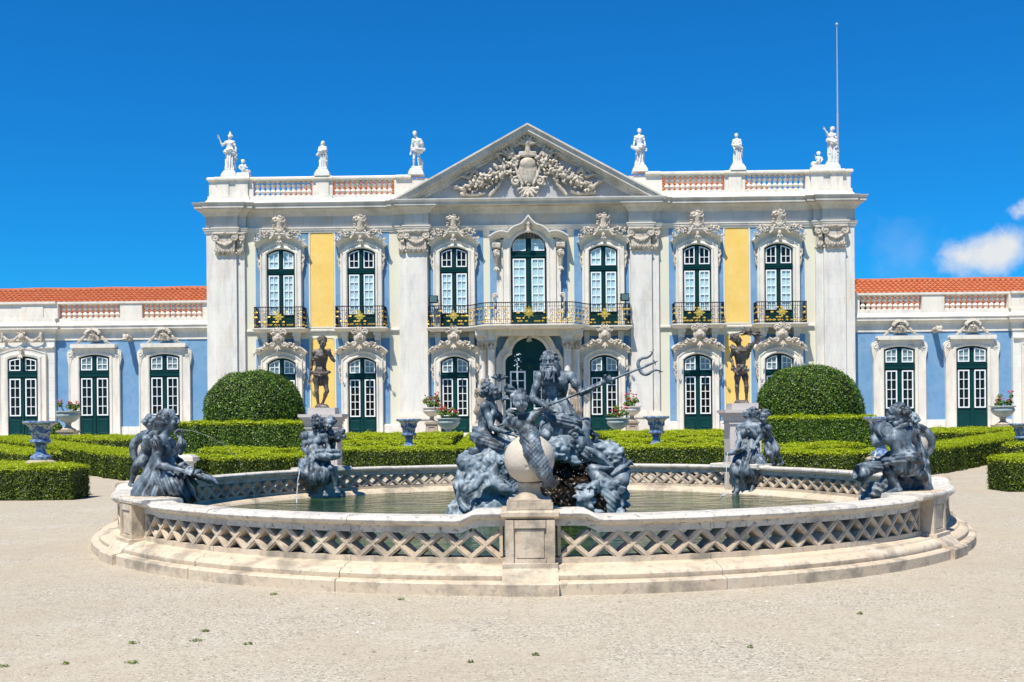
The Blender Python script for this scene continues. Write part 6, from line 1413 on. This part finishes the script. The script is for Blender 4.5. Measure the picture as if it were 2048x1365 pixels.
H_ = [
 ([(-14.0, 22.25), (-8.95, 22.25)], .95, .69, .030, 4800, 'near low box hedge with cut end beside the gravel at the {} edge', None),
 ([(-9.6, 22.9), (-11.0, 24.7), (-15.0, 25.0)], .8, .66, .034, 2700, 'low box hedge turning behind the blue and white urn at the {} edge', None),
 ([(-19.2, 40.2), (-10.4, 29.2), (-7.7, 26.3)], 1.0, .71, .037, 2700, 'low box hedge running diagonally back behind the {} front sculpture', None),
 ([(-7.3, 26.25), (-5.2, 27.4)], 1.0, .71, .037, 2700, 'short low box hedge just behind the {} back sculpture of the fountain', None),
 ([(-4.7, 30.0), (-1.55, 30.0)], 1.0, .74, .038, 2600, 'low box hedge in front of the blue and white urn, {} of the middle path', None),
 ([(-1.2, 30.6), (-1.2, 40.2)], .8, .70, .042, 1800, 'low box hedge along the middle path, {} of it', None),
 ([(-1.9, 33.4), (-6.2, 33.4)], 1.3, .74, .042, 1800, 'second row of low box hedge on the {} parterre', None),
 ([(-8.5, 30.6), (-6.0, 29.0)], 1.2, .72, .042, 1800, 'short inner low box hedge behind the {} back sculpture', None),
 ([(-2.0, 36.2), (-6.0, 36.3), (-15.0, 36.9)], 1.0, .76, .043, 1600, 'third row of low box hedge on the {} parterre', None),
 ([(-2.0, 38.6), (-6.0, 38.7), (-17.0, 39.0)], .8, .74, .045, 1500, 'fourth row of low box hedge on the {} parterre', None),
 ([(-1.9, 41.0), (-22.0, 41.2)], .8, .70, .045, 1500, 'farthest low box hedge in front of the palace steps on the {}', None),
 ([(-20.5, 38.5), (-12.6, 29.0)], .9, .72, .042, 1600, 'outer diagonal low box hedge on the {} parterre', None),
]
for i, (pth, w_, h_, lf, dn, lb, z_) in enumerate(H_):
    hedge(pth, w_, h_, lf, dn, lb.format('left'), 200+i)
    hedge([mx(p) for p in pth][::-1], w_, h_, lf, dn, lb.format('right'), 240+i)
# tall clipped block hedges with domes rising behind them
for sgn, x0, x1, xd, rd, hd, lb in ((-1, -10.7, -6.45, -8.62, 1.60, 1.64, 'left'), (1, 7.5, 11.45, 9.98, 1.66, 1.66, 'right')):
    hedge([(x0, 34.4), (x1, 34.4)], 1.4, 1.32+.02*(sgn > 0), .044, 2300, 'tall square clipped hedge under the %s green dome' % lb, 300+sgn, z0=.26, group='tall block hedges', name='block_hedge', dark=True)
    g = np.random.default_rng(310+sgn); n = 46000; u = g.normal(size=(n, 3)); u /= np.linalg.norm(u, axis=1)[:, None]; u = u[u[:, 2] > -.35]; n = len(u)
    ex = 2.5; k_ = (np.abs(u[:, 0])**ex+np.abs(u[:, 1])**ex+np.abs(u[:, 2])**ex)**(-1/ex)
    wob = 1+.018*np.sin(u[:, 0]*9+u[:, 2]*7)+.014*np.sin(u[:, 1]*13+u[:, 0]*8)+.012*np.sin(u[:, 2]*31+u[:, 0]*27)*np.sin(u[:, 1]*29)+g.normal(0, .014, n)+(g.uniform(size=n) < .04)*g.uniform(0, .05, n)
    sc3 = np.array((rd, rd, hd)); zc = 1.62
    Pd = u*k_[:, None]*sc3*wob[:, None]+np.array((xd, 35.2+.9, zc)); Nd = u/sc3; Nd /= np.linalg.norm(Nd, axis=1)[:, None]
    core = MB(); NU, NV = 28, 14; vs_ = []
    for a in range(NV):
        th = R(-25+114*a/(NV-1))
        for b in range(NU):
            q = np.array((math.cos(2*math.pi*b/NU)*math.cos(th), math.sin(2*math.pi*b/NU)*math.cos(th), math.sin(th))); kk = (np.abs(q)**ex).sum()**(-1/ex); vs_.append(tuple(q*kk*sc3*.955+np.array((xd, 36.1, zc))))
    core.add(vs_, [(a*NU+b, a*NU+(b+1) % NU, (a+1)*NU+(b+1) % NU, (a+1)*NU+b) for a in range(NV-1) for b in range(NU)])
    me = leaf_mesh('domed_bush', Pd, Nd, .052, [MT['core'], MT['leaf_dome'], MT['leaf_side']], np.where(g.uniform(size=n) < .12, 2, 1), core, seed=320+sgn)
    o = empty('domed_bush', (0, 0, 0)); o.location = (0, 0, 0); tag(o, 'large clipped green dome bush on the %s in front of the palace' % lb, 'bush', 'clipped dome bushes')
    link_mesh('foliage', me, o); m = MB(); m.tube([(xd, 36.1, .2), (xd, 36.1, 1.4)], .12, 8); m.build('trunk', MT['core'], o)
# little cone of yew behind the left urn
g = np.random.default_rng(330); n = 5000; t = g.uniform(0, 1, n)**.7; th = g.uniform(0, 6.283, n); zz = 1.15*(1-t); rr = .42*(1-zz/1.25)**.7
Pc = np.stack([-18.45+rr*np.cos(th), 43.6+rr*np.sin(th), .5+zz], 1)+g.normal(0, .02, (n, 3)); Nc = np.stack([np.cos(th), np.sin(th), .5+0*th], 1)
core = MB(); core.lathe([(0, 0), (.36, 0), (.28, .5), (.0, 1.05)], (-18.45, 43.6, .5), 12)
tag(link_mesh('cone_bush', leaf_mesh('cone_bush', Pc, Nc, .07, [MT['core'], MT['leaf_dome']], np.ones(n), core, seed=331)), 'small dark green cone shaped bush behind the left flower urn', 'bush')

# ------------------------------------------------------------------ urns
def faience(name, col, c2):
    m = mat(name, col, .18, spec=.5, coat=.4); t = m.node_tree; N = t.nodes; L = t.links
    tcd = N.new('ShaderNodeTexCoord'); v = N.new('ShaderNodeTexVoronoi'); v.inputs['Scale'].default_value = 15; L.new(tcd.outputs['Object'], v.inputs['Vector'])
    n = N.new('ShaderNodeTexNoise'); n.inputs['Scale'].default_value = 12; n.inputs['Detail'].default_value = 6; L.new(tcd.outputs['Object'], n.inputs['Vector'])
    mu = N.new('ShaderNodeMath'); mu.operation = 'MULTIPLY_ADD'; mu.inputs[1].default_value = .6; L.new(v.outputs['Distance'], mu.inputs[0]); L.new(n.outputs['Fac'], mu.inputs[2])
    mr = N.new('ShaderNodeMapRange'); mr.inputs['From Min'].default_value = .76; mr.inputs['From Max'].default_value = .86; L.new(mu.outputs[0], mr.inputs['Value'])
    mxn = N.new('ShaderNodeMix'); mxn.data_type = 'RGBA'; mxn.inputs['A'].default_value = tuple(col)+(1,); mxn.inputs['B'].default_value = tuple(c2)+(1,); L.new(mr.outputs[0], mxn.inputs['Factor']); L.new(mxn.outputs['Result'], N['Principled BSDF'].inputs['Base Color'])
    return m
MT['fa_w'] = faience('blue painted white glaze', (.40, .43, .44), (.07, .12, .27)); MT['fa_b'] = faience('blue glaze', (.075, .135, .29), (.24, .29, .36))
MT['urnstone'] = mat('pale green grey stone', (.40, .45, .43), .55, [(4, .45, .7, (.52, .56, .54), .6), (9, .55, .75, (.24, .26, .24), .5)], (40, .3)); MT['tan'] = mat('tan lichened stone', (.44, .36, .27), .8, [(6, .45, .7, (.30, .25, .19), .6), (15, .55, .75, (.55, .50, .42), .5)], (35, .5))
def urn(px, py, Y, k, label, peds=.0):
    p = W(px, py, Y); o = empty('faience_urn', tuple(p)); tag(o, label, 'urn', 'blue and white faience urns')
    q = lambda L: [(r*k, z*k) for r, z in L]
    m = MB(); m.lathe(q([(.30, -.05), (.31, .0), (.29, .03), (.23, .05), (.20, .052)]), n=24); m.build('foot', MT['tan'], o, smooth=40)
    m = MB(); m.box(-.22*k, .22*k, -.22*k, .22*k, -p[2]+.0, -.05*k); m.build('plinth', MT['tan'], o)
    m = MB(); m.lathe(q([(.215, .053), (.225, .08), (.215, .13), (.17, .16), (.13, .18), (.115, .22), (.10, .30), (.12, .36), (.13, .385), (.105, .40)]), n=28); m.build('stem', MT['fa_b'], o, smooth=40)
    m = MB(); m.lathe(q([(.12, .402), (.20, .415), (.225, .45), (.215, .49), (.17, .51)]), n=28); m.build('bulb', MT['fa_b'], o, smooth=40)
    m = MB(); m.lathe(q([(.165, .512), (.185, .54), (.19, .62), (.205, .70), (.245, .78), (.29, .82)]), n=28)
    m.build('body', MT['fa_w'], o, smooth=40)
    m = MB(); m.lathe(q([(.285, .822), (.34, .835), (.365, .86), (.365, .885), (.35, .90), (.30, .895), (.25, .85), (.2, .80)]), n=28); m.build('rim', MT['fa_b'], o, smooth=40)
    g_ = MB()                                                           # raised garland on the body
    for i in range(4):
        a0 = i*math.pi/2; pts = []
        for t_ in np.linspace(0, 1, 9): a_ = a0+t_*math.pi/2; z_ = .74-.10*4*t_*(1-t_); pts.append(((.215+.1*max(0, z_-.69))*k*math.cos(a_), (.215+.1*max(0, z_-.69))*k*math.sin(a_), z_*k))
        g_.tube(pts, .016*k, 6)
    g_.build('garland', MT['fa_b'], o, smooth=40)
urn(82, 925, 23.4, 1.0, 'blue and white faience urn inside the low hedge at the left edge')
urn(818, 901, 31.4, 1.02, 'blue and white faience urn left of the middle path, before a pilaster')
urn(1313, 898, 31.4, 1.06, 'blue and white faience urn right of the middle path, before a pilaster')
urn(1762, 918, 23.4, 1.02, 'blue and white faience urn partly hidden behind the boy with the barrel'); urn(2044, 905, 30.0, .9, 'blue and white faience urn cut off by the right edge of the picture')
def flowers(o, z, r, seed, n=420, pink=False):
    g = np.random.default_rng(seed); u = g.normal(size=(n, 3)); u /= np.linalg.norm(u, axis=1)[:, None]; u[:, 2] = np.abs(u[:, 2]); c = np.array([(g.uniform(-r*.9, r*.9), g.uniform(-r*.7, r*.7), z+g.uniform(.0, .24)*(1+.5*math.sin(i))) for i in range(14)])
    P = c[g.integers(0, 14, n)]+u*g.uniform(.03, .14, n)[:, None]
    link_mesh('leaves', leaf_mesh('leaves', P, u, .085, [MT['geranium']], np.zeros(n), None, seed=seed), o)
    S = SDF(.012)
    for i in range(16):
        a = g.integers(0, 14); p = c[a]+np.array((g.normal()*.08, -.06+g.normal()*.06, .12+g.uniform(0, .18)))
        for j in range(5): S.ell(p+g.normal(size=3)*.022, .022, k=.006)
    S.build('blossoms', MT['redflower'] if not pink else MT['pinkflower'], o)
    m = MB()
    for i in range(14): p = c[i]; m.tube([(p[0]*.5, p[1]*.5, z-.05), (p[0], p[1], p[2]+.1)], .008, 4)
    m.build('stems', MT['geranium'], o)
MT['geranium'] = leafmat('geranium leaves', [(0, (.05, .10, .012)), (.5, (.10, .18, .02)), (1, (.19, .26, .04))]); MT['redflower'] = mat('red blossoms', (.40, .015, .035), .6, [(20, .4, .6, (.55, .06, .09), .6)]); MT['pinkflower'] = mat('pink blossoms', (.55, .16, .14), .6, [(20, .4, .6, (.45, .03, .05), .6)])
def flower_urn(px, py, Y, k, label, ped, stone, seed, pedmat, flared=False, pink=False):
    p = W(px, py, Y); o = empty('flower_urn', tuple(p)); tag(o, label, 'flower urn', 'stone urns planted with flowers')
    m = MB(); a = .26*k
    if ped > .01:
        for z0, z1, e0, e1 in ((-.3, .05, a*1.2, a*1.2), (.05, ped-.10, a*1.05, a*.92), (ped-.10, ped-.05, a*.98, a*1.12), (ped-.05, ped, a*1.15, a*1.15)): m.frust(0, 0, z0, z1-.0005, e0, e0, e1, e1)
        m.frame([(-a*.5, .12), (-a*.5, ped-.18), (a*.5, ped-.18), (a*.5, .12)], [(-.01, -a*.8), (-.01, -a*1.06), (.02, -a*1.06), (.02, -a*.8)], closed=True)
    else: m.lathe([(a*1.3, -.3), (a*1.3, .03), (a*1.15, .04), (a*.7, .06)], n=24)
    m.build('pedestal', pedmat, o)
    q = lambda L: [(r*k, ped+z*k) for r, z in L]
    m = MB(); m.lathe(q([(.24, 0), (.25, .03), (.17, .07), (.10, .12), (.085, .20), (.11, .235), (.10, .25)]), n=24); m.build('stem', pedmat if ped > .01 else stone, o, smooth=40)
    m = MB(); m.lathe(q([(.10, .252), (.20, .29), (.30, .38), (.36, .46), (.375, .52), (.36, .55), (.345, .57), (.36, .59), (.41, .61), (.41, .64), (.34, .64), (.30, .58)]), n=32)
    v0 = list(m.v); m.v = [(x*(1+.035*math.cos(16*math.atan2(y, x))*(1 if z < ped+.50*k else .4)), y*(1+.035*math.cos(16*math.atan2(y, x))*(1 if z < ped+.5*k else .4)), z) for x, y, z in v0]
    m.build('bowl', stone, o, smooth=50)
    m = MB(); m.lathe(q([(0, .60), (.31, .60), (.31, .59), (0, .58)]), n=20); m.build('soil', mat('dark soil', (.05, .035, .025), .9), o)
    flowers(o, ped+.66*k, .34*k, seed, pink=pink)
US = MT['urnstone']
flower_urn(137, 890, 43.4, 1.22, 'pale stone bowl of flowers on a square pedestal at the left wing steps', .58, US, 400, MT['tan'], pink=True)
flower_urn(897, 875, 42.2, 1.18, 'pale stone bowl of red geraniums on a round foot, left of the doorway', .0, US, 401, US)
flower_urn(864, 874, 45.0, .98, 'smaller pale bowl of red flowers on a tan pedestal before the left pilaster', .60, MT['stone_plain'], 402, MT['tan'])
flower_urn(1236, 874, 42.2, 1.16, 'pale stone bowl of red geraniums on a round foot, right of the doorway', .0, US, 403, US)
flower_urn(1264, 872, 45.0, .98, 'smaller pale bowl of red flowers on a tan pedestal before the right pilaster', .60, MT['stone_plain'], 404, MT['tan'])
flower_urn(2006, 869, 43.4, 1.20, 'pale stone bowl of flowers on a square pedestal at the right wing steps', .38, US, 405, MT['tan'], pink=True)
# low stone post behind the kneeling woman
p = W(371, 912, 21.9); o = empty('stone_post', (p[0], p[1], 0)); tag(o, 'low square stone post with dark weathered cap behind the kneeling woman', 'stone post')
m = MB()
for z0, z1, e in ((-.1, .72, .13), (.72, .77, .17), (.77, .85, .21)): m.box(-e, e, -e, e, z0, z1-.0006)
m.build('post', MT['stone_plain'], o); m = MB(); m.frust(0, 0, .85, .90, .20, .20, .14, .14); m.build('cap', MT['corn'], o)
# ------------------------------------------------------------------ weeds, water jets and splashes
MT['weed'] = leafmat('weed blades', [(0, (.07, .12, .02)), (.6, (.14, .21, .03)), (1, (.26, .30, .08))])
rw = random.Random(9)
for px, py, r_ in ((410, 1258, .05), (390, 1277, .07), (267, 1281, .06), (495, 1285, .05), (263, 1320, .07), (5, 1325, .06), (130, 1321, .04), (942, 1325, .03), (548, 1186, .05), (802, 1198, .05), (1072, 1312, .04), (1500, 1300, .03), (1720, 1235, .03)):
    Y = H_EYE*F_PX/(py-HOR); p = W(px, py, Y); r_ *= .7; n = int(16+r_*420); g = np.random.default_rng(int(px*7+py)); a = g.uniform(0, 6.283, n); q = r_*np.sqrt(g.uniform(0, 1, n))
    P = np.stack([q*np.cos(a), q*np.sin(a)*.7, .004+.018*g.uniform(0, 1, n)*(1-q/r_*.6)], 1); Nn = np.stack([np.cos(a)*.4, np.sin(a)*.4, np.ones(n)], 1)
    o = link_mesh('weed_tuft', leaf_mesh('weed_tuft', P, Nn, .016, [MT['weed']], np.zeros(n), None, up_bias=.1, seed=int(px)), None, (p[0], p[1], 0)); tag(o, 'small green weed tuft growing in the pale gravel', 'weed', 'weed tufts in the gravel')
JW = bpy.data.materials.new('falling water'); JW.use_nodes = True
b_ = JW.node_tree.nodes['Principled BSDF']; b_.inputs['Base Color'].default_value = (.82, .88, .92, 1); b_.inputs['Roughness'].default_value = .08; b_.inputs['Transmission Weight'].default_value = .45; b_.inputs['IOR'].default_value = 1.33
def jet(pts, r, label, splash=None, seed=0, spread=(.07, .09, .02)):
    o = empty('water_jet', tuple(W(*pts[0]))); c0 = W(*pts[0]); tag(o, label, 'water jet', 'thin jets of the fountain')
    g = np.random.default_rng(seed); P = [W(*p)-c0 for p in pts]
    fine = []
    for i in range(len(P)-1):
        for t in np.linspace(0, 1, 6)[:-1]: fine.append(P[i]+(P[i+1]-P[i])*t)
    fine.append(P[-1]); m = MB(); m.tube(fine, [r*g.uniform(.5, 1.2) for _ in fine], 6)
    m.build('stream', JW, o, smooth=60)
    if splash is None: return
    S = SDF(.005); c = W(*splash)-c0
    for i in range(26):
        q = c+g.normal(size=3)*np.array(spread); S.ell((q[0], q[1], q[2]+.02), g.uniform(.006, .012), k=.004)
    S.build('splash', JW, o)
jet([(346, 858, 12.3), (385, 862, 13.0), (420, 874, 13.8), (452, 892, 14.6), (485, 930, 15.4), (508, 985, 16.0), (516, 1030, 16.2)], .0035, 'arching jet of water in front of the left dome hedge', None, 1)
jet([(600, 940, 18.6), (596, 960, 18.55), (594, 985, 18.5), (593, 1012, 18.4)], .010, 'thin trickle falling beside the woman with the flower basket', (590, 1022, 18.2), 2)
jet([(1455, 905, 18.9), (1453, 930, 18.85), (1452, 990, 18.8)], .010, 'thin trickle falling from the shell of the right back woman', (1450, 993, 18.7), 3)
jet([(1752, 905, 13.0), (1748, 920, 12.9), (1745, 938, 12.8)], .010, 'short spurt of water above the right front shell', None, 4)
jet([(1720, 965, 11.95), (1720, 990, 11.95), (1720, 1020, 11.95)], .006, 'thin stream pouring from the right front shell', None, 5)
jet([(1035, 770, 15.0), (1034, 750, 15.0), (1035, 725, 15.0)], .008, 'rising spurt of water in front of the main doorway', (1035, 726, 15.0), 6, (.025, .03, .07))
